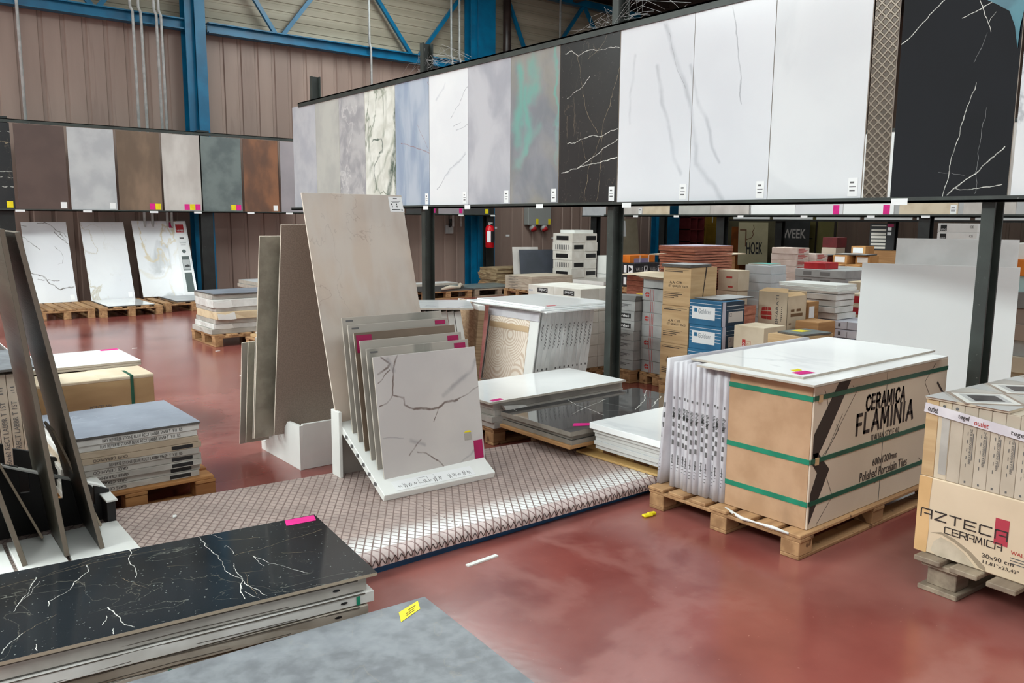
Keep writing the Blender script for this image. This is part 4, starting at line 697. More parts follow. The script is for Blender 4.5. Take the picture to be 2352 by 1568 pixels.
o = tile('porcelain_tile', 'large grey stone effect tile with a yellow note at the bottom edge', (0,0,0), 1.2, .92, .010, T_STONE, BODYD); o.location = G0 @ Vector((-1.2, -.92, .1905)); o.rotation_euler = (0, 0, R(-4))
fr = frame('+z', (1.2, .92, .01)); nt_ = decal(o, 'yellow_note', fr, [[(1.06,.81),(1.148,.853),(1.168,.905),(1.082,.868)]], YELL, .0006)
decal(nt_, 'note_print', fr, [[(1.095,.845),(1.135,.865),(1.137,.869),(1.097,.849)], [(1.092,.835),(1.13,.853),(1.131,.857),(1.093,.839)], [(1.11,.862),(1.146,.879),(1.148,.884),(1.112,.867)]], mat('olive print', (130,112,20), rough=.6), .0006, .0006)

# ================================================================== black stand with leaning charcoal slabs, left edge
fs = thing('tile_stand', 'black display stand with notched rails at the left edge', 'display stand', (.13, 3.30, .086), 0)
BL = mat('black melamine', (24,23,24), rough=.5)
sl = [(0,.0),(.66,.0),(.66,.13),(.62,.15)]
for k in range(5):
    x = .62-.12*k; z = .15+.055*k; sl += [(x-.02, z+.01), (x-.02, z-.08), (x-.055, z-.08), (x-.055, z+.035)]
sl += [(0, .42)]
nb_ = MB().prism(sl, (0, .50, 0), (1,0,0), (0,0,1), (0,1,0), .02).build('notched_rail', BL, fs, .001); MB().prism([(x, z) for x, z in sl], (0, .92, 0), (1,0,0), (0,0,1), (0,1,0), .02).build('notched_rail', BL, fs, .001)
MB().add([(0,.48,.425),(.62,.48,.155),(.62,.522,.155),(0,.522,.425),(0,.48,.432),(.62,.48,.162),(.62,.522,.162),(0,.522,.432)], [(3,2,1,0),(4,5,6,7),(0,1,5,4),(2,3,7,6),(3,0,4,7),(1,2,6,5)]).build('white_edging', WHITEB, fs)
MB().box(-.02, .45, 0, 0, .95, .44).build('back_board', BL, fs); MB().box(.625, .40, .0, .66, .94, .11).build('front_board', BL, fs, .002); MB().box(.62, .38, .11, .665, .95, .118).build('front_edging', WHITEB, fs, .001)
for x0, x1 in ((-.05, .235), (.25, .41), (.425, .66)): MB().box(x0, .0, 0, x1, .40, .018).build('floor_board', WHITEB, fs, .002)
for lab, bx_, lean, ln, m, w_ in [('rightmost charcoal ribbed slab leaning in the black stand', .677, .162, 1.255, T_RIB, .60), ('middle olive charcoal slab leaning in the black stand', .553, .100, 1.255, T_RIB2, .60), ('left charcoal slab leaning in the black stand at the photo edge', .412, .215, 1.24, T_RIB2, .6)]:
    mb = MB().box(-.018, 0, 0, 0, w_, ln, 1, {4: 0, 5: 0}); o = mb.build('display_slab', [m, mat('slab edge', (108,98,86), rough=.6)], bevel=.001); o.location = (bx_, 3.40, .106); o.rotation_euler = Euler((0, -lean, R(-1.6)), 'XYZ'); tag(o, lab, 'slab', 'slabs in the black stand')
for i, (x, y, ln, lean) in enumerate([(.715, 3.61, .46, .33), (.50, 3.61, .60, .36), (.335, 3.61, .52, .34)]):
    mb = MB().box(-.01, 0, 0, 0, .18, ln, 1, {4: 0, 5: 0}); o = mb.build('sample_tile', [T_TAUPE, mat('pale tan edge', (168,152,132), rough=.6)], bevel=.001); o.location = (x, y, .125); o.rotation_euler = (0, -lean, 0)
    tag(o, ('small sample tile right behind the rightmost charcoal slab', 'small sample tile behind the middle charcoal slab', 'small sample tile behind the left charcoal slab')[i], 'tile', 'small samples in the black stand')

# ================================================================== left: blue grey tile stack, brown carton, upright packs
pallet('orange wooden pallet under the blue grey tile stack', .58, 4.03, 1.33, 4.75, .12, 'x', 5, WOODO)
TXT = {8: 'RAY REVERSE STONE BLUE RECT LABBR 59x59 T  Y11  R5', 7: 'RAY REVERSE STONE BLUE RECT LABBR 59x59 T  Y11  R5', 4: 'REVERSE STONE BLUE RECT LABBR 59x59  T  Y11  R5'}
n = 9; hh = .0295
for i in range(n):
    m = (PAPERG, PAPERG, PAPERG, PAPERG, PAPERG, FOLDC, FOLDC, PAPER, PAPER)[i] if i not in (5, 6) else mat('tan wrapped pack', (190,172,150), (176,158,136), 6, .7)
    o = pack(f'flat tile pack under the blue grey tile, {ordn(i, n)} in its stack', (.655+random.uniform(-.008, .008), 4.062+random.uniform(-.008, .008), .121+i*hh), (.612, .60, hh-.001), m, 'packs under the blue grey tile', (0, 0, random.uniform(-.012, .012)), sag=.0015)
    fr = frame('-y', (.612, .6, hh))
    if i in TXT: text(o, 'printed_name', TXT[i], fr, .17 if i > 4 else .20, .006, .53, .021, INKD)
    if i < 6 and i != 4:
        decal(o, 'black_label', fr, [rect(.47, .005, .57, .023)], BLACK, .0008)
        text(o, 'printed_name', 'GRES CERAMICO', fr, .12, .007, .27, .021, INKD, turn=180)
o = tile('porcelain_tile', 'blue grey stone tile on the stack behind the platform', (.652, 4.05, .389), .622, .606, .010, T_BLUE, BODYD); 
pallet('wooden pallet under the brown carton with green strap', .70, 5.22, 1.40, 6.2, .10, 'x', 4)
cb2 = thing('carton', 'long brown carton with a green strap behind the blue grey tile', 'carton', (.715, 5.235, .101))
MB().box(0, 0, 0, .665, .96, .335).build('body', mat('weathered kraft', (190,160,118), (160,128,92), 2.2, .8, 5, (.5,.5,2)), cb2, .004); MB().box(-.002, -.002, .325, .667, .34, .345).box(.36, .0, .335, .667, .96, .349).build('torn_flap', CREAMC, cb2, .004)
MB().box(.53, -.004, 0, .548, -.001, .345).box(.53, -.004, .346, .548, .2, .351).build('strap', GREEND, cb2)
tile('fibre_board', 'lower cream board on the brown carton with green strap', (.78, 5.58, .452), .62, .60, .014, CREAMC, BODY); o = tile('porcelain_tile', 'white tile with magenta sticker on the brown carton', (.78, 5.58, .468), .62, .60, .014, T_WHT, BODY); decal(o, 'price_sticker', frame('+z', (.62, .6, .014)), [rect(.50, .545, .615, .597)], PINK, .0006)
text(cb2, 'printed_name', 'PORCELAIN', frame('-y', (.72,.96,.3)), .30, .17, .42, .19, INK)
pallet('wooden pallet under the upright cream packs at the left edge', -.1, 4.72, .72, 5.5, .11, 'y', 5, WOODD)
for i in range(7):
    o = pack(f'cream pack standing on edge under the grey tile at the left, {NTH[i]} from its right', (.66-(i+1)*.05, 4.74, .112), (.048, .62, .50), BEIGEC, 'upright packs at the left edge', (0, R(-1.5), 0), sag=.002)
    fr = frame('-y', (.048, .62, .5))
    text(o, 'printed_name', '60x60 RECT LABBR T 1ST', fr, .010, .03, .034, .36, INK, turn=90); decal(o, 'small_print', fr, [rect(.014, .40, .03, .405), rect(.014, .415, .028, .42), rect(.014, .43, .03, .435)], INK, .0005)
tile('porcelain_tile', 'grey tile on the upright packs at the left edge', (.10, 4.70, .632), .60, .72, .012, T_STONE, BODYD)
leaning('display_tile', 'dark tile on edge at the right of the upright cream packs', (.685, 5.42, .112), .60, .52, .012, .06, 90, T_DARK, BODYD, cat='tile')
pallet('wooden pallet under the far white tiles at the left edge', -.2, 6.95, .86, 7.6, .12, 'x', 4)
for k in range(6): tile('porcelain_tile', f'white tile in the far stack at the left edge, {ordn(k, 6)}', (-.1, 6.97, .121+k*.048), .95, .6, .046, T_WHT, BODY, group='far white tiles at the left edge')

# ================================================================== marble slabs standing on pallets along the back wall
pallet('bare wooden pallet below the bold veined slab by the wall', 1.88, 12.5, 2.58, 13.72, .14, 'y', 6); pallet('wooden pallet below the gold veined slab by the wall', 2.62, 12.42, 3.46, 13.72, .14, 'y', 5); pallet('wooden pallet below the slab with the printed sheet', 3.54, 12.6, 4.40, 13.72, .14, 'y', 5)
for bl, w_, m, lab in [((1.97, 13.58, .142), .60, MARB_B, 'white slab with bold brown veins leaning on the back wall, leftmost of three'), ((2.76, 13.58, .142), .62, MARB_G, 'white slab with faint gold veins leaning on the back wall, middle of three')]:
    o = leaning('display_slab', lab, bl, w_, 1.26, .012, .37, 180, m, cat='slab', group='slabs leaning on the back wall'); decal(o, 'price_tag', frame('-y', (w_, .01, 1.26)), [rect(w_-.09, .03, w_-.03, .11)], WHITE)
o = leaning('display_slab', 'slab with grey clouds and a printed sheet leaning on the back wall, right of three', (3.50, 13.58, .155), .84, 1.27, .012, .37, 180, MARB_GG, cat='slab', group='slabs leaning on the back wall')
fr = frame('-y', (.84, .012, 1.27)); sh = decal(o, 'printed_sheet', fr, [rect(.64, .02, .82, 1.255)], WHITE)
decal(o, 'price_sticker', fr, [rect(.565, 1.15, .625, 1.245)], MAROON)
decal(sh, 'red_logo', fr, [rect(.665, 1.07, .79, 1.21)], REDB, .0006, .001); text(sh, 'lettering', 'VIVES', fr, .675, 1.085, .78, 1.115, WHITE, .003, .01)
decal(sh, 'sheet_print', fr, [[(.735+.032*math.cos(a*.523), .745+.032*math.sin(a*.523)) for a in range(12)], rect(.68, .42, .80, .66), rect(.685, .05, .80, .38)], mat('slate print', (74,86,84), rough=.5), .0006, .001)
decal(sh, 'photo_print', fr, [rect(.685, .43, .795, .60)], mat('pale grey print', (176,178,178), rough=.5), .0004, .0018); decal(sh, 'photo_print', fr, [[(.70,.49),(.74,.47),(.79,.48),(.785,.51),(.75,.52)]], BLACK, .0004, .0024)
decal(sh, 'text_rows', fr, [rect(.70, .955, .77, .985), rect(.68, .90, .80, .905), rect(.69, .885, .79, .89), rect(.70, .85, .78, .855)], INK, .0005, .001)
tile('porcelain_tile', 'glossy pale tile lying on the middle wall pallet', (2.74, 12.46, .141), .62, 1.08, .012, MARB_WH, BODYD); tile('porcelain_tile', 'grey tile lying on the right wall pallet', (3.72, 12.62, .141), .66, .9, .02, T_GREY, BODYD)

# stack of wrapped packs, middle left
pallet('splintered wooden pallet under the loose wrapped packs', 2.99, 8.88, 4.2, 9.66, .13, 'y', 8)
ly = [(PAPERG, .055), (PAPER, .058), (PAPERG, .05), (mat('torn tan wrap', (222,200,166), (206,182,148), 6, .7), .085), (PAPERG, .045), (PAPER, .09), (PAPERG, .05)]
z = .131
for i, (m, hh) in enumerate(ly):
    o = pack(f'loosely wrapped tile pack, {ordn(i, len(ly))} on the splintered pallet', (3.0+random.uniform(-.03, .05), 8.93+random.uniform(-.02, .04), z), (1.2, .62, hh-.002), m, 'packs on the splintered pallet', (0, 0, random.uniform(-.02, .02)), sag=.008); z += hh
    if i in (1, 3, 5): decal(o, 'torn_paper_end', frame('-y', (1.2, .62, hh)), [[(.02,.004),(.16,-.006),(.22,.0),(.20,hh*.9),(.10,hh*.6),(.01,hh*.8)]], WHITEB, .006)
    if i == 5: decal(o, 'printed_label', frame('-y', (1.2, .62, hh)), fakeline(.4, .02, .8, .06, 2, .006)+[rect(.55,.065,.57,.08)], INK, .0005)
tile('porcelain_tile', 'grey tile with an orange sticker on the loose wrapped packs', (3.02, 8.93, z), 1.2, .62, .012, T_BLUE, BODYD, R(1))
pallet('low wooden pallet in front of the loose packs', 3.28, 7.98, 4.1, 8.75, .11, 'y', 5); tag(MB().box(0,0,0,.8,.7,.03).build('cardboard_sheet', KRAFT, loc=(3.33, 8.03, .111), bevel=.004), 'kraft sheet under the white tile by the loose packs', 'cardboard'); tile('porcelain_tile', 'white tile on kraft sheet in front of the loose packs', (3.38, 8.06, .142), .7, .66, .016, T_WHT, BODY)
pallet('wooden pallet behind the loose wrapped packs', 4.2, 10.8, 5.4, 11.6, .13, 'x', 5)
for k in range(8): tile('porcelain_tile', f'grey slab in the stack behind the loose packs, {ordn(k, 8)}', (4.25+.02*(k % 3), 10.85, .131+k*.05), 1.1, .7, .047, T_GREY, BODY, group='grey slabs behind the loose packs')

# ================================================================== middle: slabs on pallets behind the platform
pallet('wooden pallet under the long white marble tile', 3.02, 3.93, 4.15, 4.50, .115, 'x', 4)
for i in range(4): pack(f'grey wrapped pack under the long white tile, {ordn(i, 4)}', (2.985+(.02, .0, .022, .012)[i], 3.905, .116+i*.040), (1.14, .56, .039), PAPERG, 'packs under the long white tile', sag=.002)
tag(MB().prism([(0,0),(.18,-.02),(.22,-.05),(.12,-.055),(.02,-.03)], (0,0,0), (1,0,0), (0,0,1), (0,1,0), .03).build('paper_flap', PAPER, loc=(3.05, 3.868, .262)), 'torn white paper hanging below the long white tile', 'paper')
o = tile('porcelain_tile', 'long white marble tile with magenta sticker behind the white stand', (2.94, 3.865, .286), 1.19, .585, .014, MARB_WH, BODY); decal(o, 'price_sticker', frame('+z', (1.19, .585, .014)), [[(.03,.01),(.12,.018),(.125,.06),(.035,.05)]], PINK, .0006)
pallet('dark wooden pallet under the polished anthracite tiles', 3.24, 3.22, 4.16, 3.84, .12, 'x', 4, WOODD)
tag(MB().box(0, 0, 0, 1.19, .63, .022).build('cardboard_sheet', KRAFT2, loc=(2.985, 3.198, .148), bevel=.003), 'brown cardboard sheet under the polished anthracite tiles', 'cardboard')
for k in range(3): MB().box(3.25+k*.42, 3.25, .1205, 3.33+k*.42, 3.82, .1475).build('spacer_board', WOODD) if 0 else None
tag(MB().box(0, 0, 0, .9, .56, .0265).build('packing_board', WOODD, loc=(3.25, 3.25, .1208), bevel=.002), 'dark packing board on the pallet below the anthracite tiles', 'board')
for k in range(3): 
    o = tile('porcelain_tile', ('lowest polished anthracite tile of the three on cardboard', 'middle polished anthracite tile of the three on cardboard', 'top polished anthracite tile with white veins and magenta sticker')[k], (2.99+(.012, .022, -.006)[k], 3.20+(.0, .012, -.008)[k], .1708+k*.0265), 1.19, .62, .0255, MARB_KD, mat('grey brown tile edge', (150,142,132), (130,122,112), 8, .5), group='polished anthracite tiles')
decal(o, 'price_sticker', frame('+z', (1.19, .62, .0255)), [[(.10,.09),(.185,.045),(.23,.085),(.15,.135)]], PINK, .0006)
pallet('dark wooden pallet under the white marble stack behind the strapped crate', 3.215, 2.60, 4.15, 3.17, .14, 'y', 7, WOODD)
for k in range(5):
    tile('porcelain_tile', f'white marble tile in the short stack behind the strapped crate, {ordn(k, 5)}', (3.135+(.012, .0, .01, .004, -.008)[k], 2.60, .1415+k*.0235), .92, .56, .0225, MARB_W, mat('white tile edge', (206,204,200), rough=.5), group='white marble tiles behind the crate')
pack('rounded white wrapped pack on the white marble stack', (3.105, 2.585, .2595), (.94, .585, .034), MARB_WH, None, sag=.002)
tag(MB().box(0, 0, 0, .62, .09, .012).box(.0, .085, 0, .60, .095, .04).build('cardboard_strip', mat('tan edge protector', (206,170,110), (190,152,94), 4, .7), loc=(3.13, 3.30, .087), rot=(0, 0, R(-88)), bevel=.002), 'tan folded cardboard edge protector lying on the platform end', 'cardboard')

# upright packs with combed card faces
pallet('wooden pallet under the upright white packs', 3.85, 4.56, 4.75, 5.25, .12, 'x', 5)
wp = mat('bluish white wrap', (216,216,214), (196,196,194), 4, .55)
for i in range(12):
    o = pack(f'upright white pack leaning right, {NTH[i]} from the combed card face', (3.885+i*.045, 4.58, .121), (.0435, .62, .60), wp, 'upright leaning packs', (0, R(9), 0), sag=.002)
    fr = frame('-y', (.0435, .62, .6)); decal(o, 'printed_rows', fr, [rect(.009, .32+.026*k, .013, .338+.026*k) for k in range(7)]+[rect(.017, .34+.026*k, .024, .352+.026*k) for k in range(7)]+[rect(.012, .16, .026, .175)], INK, .0005)
cf = thing('card_front', 'combed tan card framed in white at the end of the upright packs', 'packaging', (3.868, 4.58, .121), rot=(0, R(9), 0))
MB().box(-.012, 0, 0, 0, .62, .60).build('white_frame', WHITEB, cf, .003); MB().box(-.0155, .10, .02, -.012, .585, .53).build('combed_card', ARC, cf)
MB().box(-.018, .10, .44, -.0155, .585, .485).build('tape', mat('tan tape', (200,172,138), rough=.5), cf); MB().box(-.02, -.005, .53, -.012, .62, .60).build('folded_paper', PAPERL, cf, .003); MB().box(-.0165, .595, .02, -.0122, .603, .53).build('dark_edge', INK, cf)
for k in range(3): tile('porcelain_tile', ('lower white tile on the upright leaning packs', 'middle white tile on the upright leaning packs', 'top glossy white tile with a red sticker on the upright leaning packs')[k], (3.86+(.03, .0, .06)[k], 4.44+(.0, .03, .05)[k], .728+.0145*k), .70, .92-.08*(k == 2), .013, MARB_WH, T_WHT)
decal(bpy.data.objects[[o_.name for o_ in bpy.data.objects if o_.get('label', '').startswith('top glossy white tile')][0]], 'price_sticker', frame('+z', (.7, .84, .013)), [[(.03,.01),(.12,.01),(.14,.05),(.05,.05)]], REDB, .0006)
r5 = R(-33); c5 = Vector((3.12, 5.42, 0))
def p5(x, y): return c5 + Matrix.Rotation(r5, 3, 'Z') @ Vector((x, y, 0))
pallet('wooden pallet under the leaning grey packs left of the white ones', 2.9, 5.2, 3.7, 5.9, .12, 'x', 5, rz=r5)
for i in range(12):
    q = p5(.04+i*.052, -.16); o = pack(f'upright grey white pack leaning left, {NTH[i]} from the left of its row', (q.x, q.y, .121), (.048, .38, .60), mat('chalk wrap', (204,202,196), (188,186,180), 5, .6) if i == 0 else bpy.data.materials['chalk wrap'], 'upright packs leaning left', (0, R(-9), r5), sag=.002)
o = pack('upright pack with brown combed face between the two pallets of upright packs', (3.76, 5.17, .121), (.05, .58, .61), mat('brown combed card', (176,150,120), (150,124,96), 12, .8, 4, (.2,1,5), bump=.1), None, (0, R(5), R(-20)), sag=.003); MB().box(-.004, .60, 0, .05, .625, .61).box(-.002, -.003, .57, .05, .2, .612).build('white_edge', WHITEB, o, .003)
q = p5(-.14, -.22); o = tile('porcelain_tile', 'white tile with yellow sticker on the leaning grey packs', (q.x, q.y, .738), .80, .62, .012, MARB_WH, BODY, r5); decal(o, 'price_sticker', frame('+z', (.8, .62, .01)), [[(.10,.02),(.22,.02),(.24,.06),(.12,.07)]], YELL, .0006)

# ================================================================== wall of small white cartons by the middle post
pallet('wooden pallet under the wall of small white cartons', 4.84, 5.085, 5.34, 5.80, .11, 'y', 4)
WCART = mat('chalk white carton', (226,222,214), (212,206,196), 6, .7)
for r_ in range(7):
    for cx in range(2):
        for cy in range(2):
            top = r_ == 6; lab = (f'white carton with a black label on top of the carton wall, {("left" if cy else "right")} {("front" if cx == 0 else "rear")} one' if top else f'small white carton by the middle post, {ordn(r_, 7)} row, {("left" if cx == 0 else "right")} {("near" if cy == 0 else "far")} column')
            o = carton('tile_carton', lab, 'carton', (4.86+cx*.222, 5.10+cy*.352, (.111+r_*.1)), (.22, .35, .099), WCART, group='small white cartons by the post', flaps='y', jit=.003)
            if cx == 0:
                fr = frame('-x', (.22, .35, .099))
                if top: decal(o, 'black_label', fr, [rect(.13, .034, .27, .078)], BLACK, .0008); text(o, 'lettering', 'Cerabati', fr, .15, .044, .26, .070, WHITE, .0012, .008, 180); text(o, 'small_print', 'SOL IN', fr, .01, .04, .06, .055, mat('blue print', (120,140,190), rough=.6), .0006) if cy else None
pallet('wooden pallet under the grey cartons with black labels', 5.16, 4.78, 5.6, 5.075, .11, 'x', 4)
def deco_m1(o, i):
    fr = frame('-x', (.3, .28, .085))
    if i in (4, 5): decal(o, 'black_label', fr, [rect(.06, .02, .24, .062)], BLACK, .0008); text(o, 'lettering', 'Cerabati', fr, .09, .03, .22, .052, WHITE, .0012, .01)
    else: decal(o, 'small_print', fr, fakeline(.08, .025, .24, .06, 3, .006), INK, .0006)
carton_stack('tile_carton', 'carton', 'flat grey carton with dark print', 'right of the middle post', 5.20, 4.785, (.34, .28, .086), .111, 7, GREYC, 'grey cartons with black labels', deco_m1)
tag(MB().prism([(0,0),(.36,0),(.36,.02),(.02,.045)], (0,0,0), (1,0,0), (0,0,1), (0,1,0), .33).build('cardboard_sheet', GREYD, loc=(5.19, 4.78, .714), bevel=.002), 'dark grey bent card on the stack right of the middle post', 'cardboard')
tag(MB().box(0, 0, 0, .12, .1, .003).build('yellow_note', YELL, loc=(5.36, 4.82, .760), rot=(0, R(3.9), 0)), 'yellow note on the dark grey bent card', 'note')
pallet('wooden pallet under the grey cartons with red logos', 5.26, 4.38, 5.72, 4.77, .10, 'x', 4)
def deco_m2(o, i):
    fr = frame('-x', (.4, .36, .1)); decal(o, 'red_lines', fr, [rect(.09+.018*k, .002, .094+.018*k, .096) for k in range(3)], LOGOR, .0006)
    if i % 2 == 0: decal(o, 'red_logo', fr, [[(.03,.05),(.045,.07),(.06,.07),(.06,.052)], [(.064,.052),(.064,.07),(.08,.065),(.08,.052)], [(.032,.046),(.06,.046),(.06,.03),(.045,.03)], [(.064,.046),(.08,.046),(.076,.03),(.064,.03)]], LOGOR, .0006)
    decal(o, 'white_label', fr, [rect(.24, .02, .33, .08)], WHITE, .0006)
carton_stack('tile_carton', 'carton', 'grey carton with thin red lines', 'left of the kraft cartons', 5.28, 4.41, (.40, .36, .104), .101, 7, GREYC, 'grey cartons with red lines', deco_m2)
t_ = thing('open_carton', 'open grey carton with raised flaps on top of the red lined stack', 'carton', (5.27, 4.40, .831))
MB().box(0, 0, 0, .4, .36, .004).box(0, 0, 0, .004, .36, .075).box(.396, 0, 0, .4, .36, .075).box(0, 0, 0, .4, .004, .075).box(0, .356, 0, .4, .36, .075).build('body', GREYC, t_); MB().add([(0,0,.075),(0,.36,.075),(-.10,.36,.11),(-.10,0,.10)], [(0,1,2,3)]).add([(.4,.36,.075),(0,.36,.075),(0,.45,.10),(.4,.45,.12)], [(0,1,2,3)]).build('flap', CREAMC, t_)
# kraft cartons column
pallet('wooden pallet under the kraft and blue cartons', 5.06, 3.78, 5.75, 4.375, .11, 'x', 5)
def deco_m3(o, i):
    fr = frame('-x', (.33, .28, .31))
    if i < 3:
        text(o, 'printed_name', 'A.A. CER.', fr, .07, .175, .20, .195, INKD); text(o, 'printed_name', '1ST QUALITY 33x33', fr, .06, .145, .25, .165, INKD)
        decal(o, 'printed_rows', fr, [rect(.02, .285, .26, .287), rect(.02, .27, .2, .276), rect(.02,.105,.22,.107)]+fakeline(.02, .055, .2, .10, 3, .005), INKD, .0006)
    if i == 0: decal(o, 'red_label', fr, [rect(.16, .05, .25, .10)], LOGOR, .0008)
    if i == 2: decal(o, 'red_mark', frame('-y', (.33, .28, .31)), [[(.2,.03),(.28,.03),(.27,.07),(.22,.07)]], LOGOR, .0008); decal(o, 'dark_seam', frame('-y', (.33, .28, .31)), [[(.14,0),(.146,0),(.20,.31),(.185,.31)]], INKD, .0006)
carton_stack('tile_carton', 'carton', 'tall kraft carton with black print', 'in the kraft column', 5.12, 4.13, (.33, .28, .308), .111, 3, KRAFT, 'tall kraft cartons', deco_m3, flaps='y')
tile('porcelain_tile', 'pale grey tile resting on the kraft column', (5.10, 4.12, 1.036), .28, .28, .022, T_GREY, BODYD, R(3))
def deco_m4(o, i):
    d = (.28, .31, .19); fr = frame('-x', d); f2 = frame('-y', d)
    decal(o, 'white_lines', fr, [rect(.005, z, .305, z+.003) for z in (.165, .14, .115, .09, .065)], WHITE, .0004); lb = decal(o, 'white_label', fr, [rect(.03, .045, .25, .14)], WHITE, .0009)
    decal(lb, 'logo_square', fr, [rect(.05, .098, .08, .128)], GOLDB, .0005, .0009); text(lb, 'lettering', 'Goldcer', fr, .09, .088, .215, .126, mat('pale grey print', (150,156,160), rough=.6), .0012, .006)
    sd = decal(o, 'navy_side', f2, [rect(.0, .0, .28, .19)], NAVY, .0006); decal(sd, 'white_strip', f2, [rect(.01, .0, .05, .19)], mat('lilac strip', (196,192,206), rough=.5), .0004, .0006); decal(sd, 'side_label', f2, [rect(.085, .03, .265, .11)], mat('greige label', (200,190,184), rough=.6), .0004, .0006)
    text(sd, 'lettering', 'CE', f2, .095, .075, .125, .10, BLACK, .0012); decal(sd, 'white_lines', f2, [rect(.06, .155, .28, .158), rect(.06, .125, .28, .127)], WHITE, .0004, .0006)
carton('tile_carton', 'plain kraft carton below the blue cartons', 'carton', (5.10, 3.80, .111), (.28, .31, .106), KRAFT2)
carton_stack('tile_carton', 'carton', 'blue carton with a white name label', 'right of the kraft column', 5.09, 3.805, (.28, .31, .191), .219, 3, GOLDB, 'blue cartons', deco_m4, jit=.008)
for k in range(9): tile('clay_tile', f'terracotta tile right of the blue cartons, {ordn(k, 9)} in its short stack', (5.40, 3.82+.006*(k % 2), .112+k*.070), .16, .28, .068, TERRAD, TERRA, group='terracotta tiles right of the blue cartons')
tile('porcelain_tile', 'grey tile sheet lying over the blue cartons', (5.16, 3.86, .795), .44, .25, .008, T_GREY, BODYD, R(2))
# brick-logo cartons
pallet('wooden pallet under the front brick logo carton', 5.12, 3.42, 5.46, 3.76, .11, 'x', 3)
brick = [[(0,.55),(.02,.75),(.30,.80),(.32,.58)], [(.36,.58),(.36,.8),(.55,.8),(.56,.6)], [(.6,.6),(.6,.82),(.86,.8),(.88,.6)], [(-.06,.5),(.5,.52),(.5,.25),(-.08,.22)], [(.54,.52),(.9,.54),(.96,.25),(.54,.25)], [(-.04,.18),(.5,.2),(.5,-.05),(.06,-.04)], [(.54,.2),(.94,.2),(.96,-.05),(.54,-.05)]]
carton('tile_carton', 'plain kraft carton under the front brick logo carton', 'carton', (5.15, 3.45, .111), (.27, .26, .30), KRAFT)
o = carton('tile_carton', 'kraft carton with red 20 mark just behind the strapped crate', 'carton', (5.14, 3.455, .412), (.27, .26, .215), CREAMC, flaps='y'); fr = frame('-x', (.27, .26, .215))
decal(o, 'red_label', fr, [rect(.075, -.0, .105, .115)], LOGOR, .0008); text(o, 'lettering', '20', fr, .08, .06, .10, .09, WHITE, .0014, .01, 90); decal(o, 'red_grid', fr, stroke([(.11,0),(.11,.105),(.15,.105),(.15,0)], .002)+stroke([(.155,.0),(.155,.07),(.21,.07)], .002), LOGOR, .0006); text(o, 'lettering', '17,2', fr, .118, .035, .135, .09, LOGOR, .0008, 0, 90); text(o, 'lettering', 'PREIS', frame('-y', (.27,.26,.2)), .04, .03, .13, .055, INKD)
pallet('wooden pallet under the tall brick logo carton', 5.72, 3.64, 6.05, 3.96, .11, 'x', 3)
for k in range(2): carton('tile_carton', f'plain kraft carton hidden below the tall brick logo carton, {("lower", "upper")[k]} one', 'carton', (5.77, 3.68, .111+k*.206), (.26, .26, .205), KRAFT2)
bc = thing('open_carton', 'tall kraft carton with a red brick logo and open top', 'carton', (5.76, 3.67, .524)); d = (.27, .27, .315)
MB().box(0, 0, 0, .27, .27, .005).box(0, 0, 0, .004, .27, d[2]).box(.266, 0, 0, .27, .27, d[2]).box(0, 0, 0, .27, .004, d[2]-.03).box(0, .266, 0, .27, .27, d[2]).build('body', CREAMC, bc, .001)
MB().add([(.0,.27,.315),(.0,.0,.315),(.03,.02,.345),(.03,.22,.345)], [(0,1,2,3)]).add([(.004,.0,.285),(.27,.0,.285),(.27,.06,.31),(.02,.05,.315)], [(0,1,2,3)]).add([(.27,.27,.315),(.27,.0,.315),(.33,.03,.31),(.33,.24,.31)], [(0,1,2,3)]).build('flap', KRAFT, bc)
fr = frame('-x', d); decal(bc, 'brick_logo', fr, [[(.035+x*.10, .095+y*.115) for x, y in p] for p in brick], LOGOR, .0008); text(bc, 'lettering', 'BHARATI', fr, .165, .06, .19, .29, INK, .0006, 0, 90); decal(bc, 'small_print', fr, fakeline(.215, .08, .225, .2, 8, .006), INKD, .0006)
f2 = frame('-y', d); decal(bc, 'side_print', f2, [rect(.05,.16,.10,.18), rect(.13,.16,.19,.18), rect(.05,.12,.22,.145), rect(.03,.06,.06,.07)], mat('faded brown print', (112,82,54), rough=.8), .0006)
for X, Y, d, z0, n, m, lab, w_ in [(4.84, 2.96, (.34, .26, .17), .0, 1, KRAFT2, 'lower kraft carton right behind the strapped crate', ''), (5.80, 3.42, (.24, .20, .125), .0, 5, KRAFT2, 'small brown carton', 'in the stack right of the tall brick logo carton'), (6.34, 3.84, (.16, .14, .18), 0, 4, KRAFT2, 'brown carton with a white label', 'behind the tall brick logo carton')]:
    for i in range(n):
        o = carton('tile_carton', lab if n == 1 else f'{lab}, {ordn(i, n)} {w_}', 'carton', (X, Y, z0+i*d[2]), (d[0], d[1], d[2]-.001), m, group=None if n == 1 else 'brown cartons behind the crate', jit=.006)
        if 'white label' in lab: decal(o, 'white_label', frame('-y', d), [rect(.01, .04, .09, .14)], WHITE, .0006)
for i in range(3): o = carton('tile_carton', f'open-topped kraft carton with tape behind the strapped crate, {ordn(i+1, 4)} of four', 'carton', (4.83, 2.95, .171+.158*i), (.36, .27, .157), KRAFT, jit=.004)
tile('porcelain_tile', 'grey tile with yellow sticker on the kraft carton behind the crate', (4.87, 2.97, .646), .28, .22, .012, T_SLATE, BODYD, R(-8)); decal(bpy.data.objects[[o_.name for o_ in bpy.data.objects if o_.get('label', '').startswith('grey tile with yellow sticker on the kraft')][0]], 'price_sticker', frame('+z', (.28, .22, .012)), [[(.10,.10),(.20,.10),(.18,.19),(.08,.18)]], YELL, .0006)

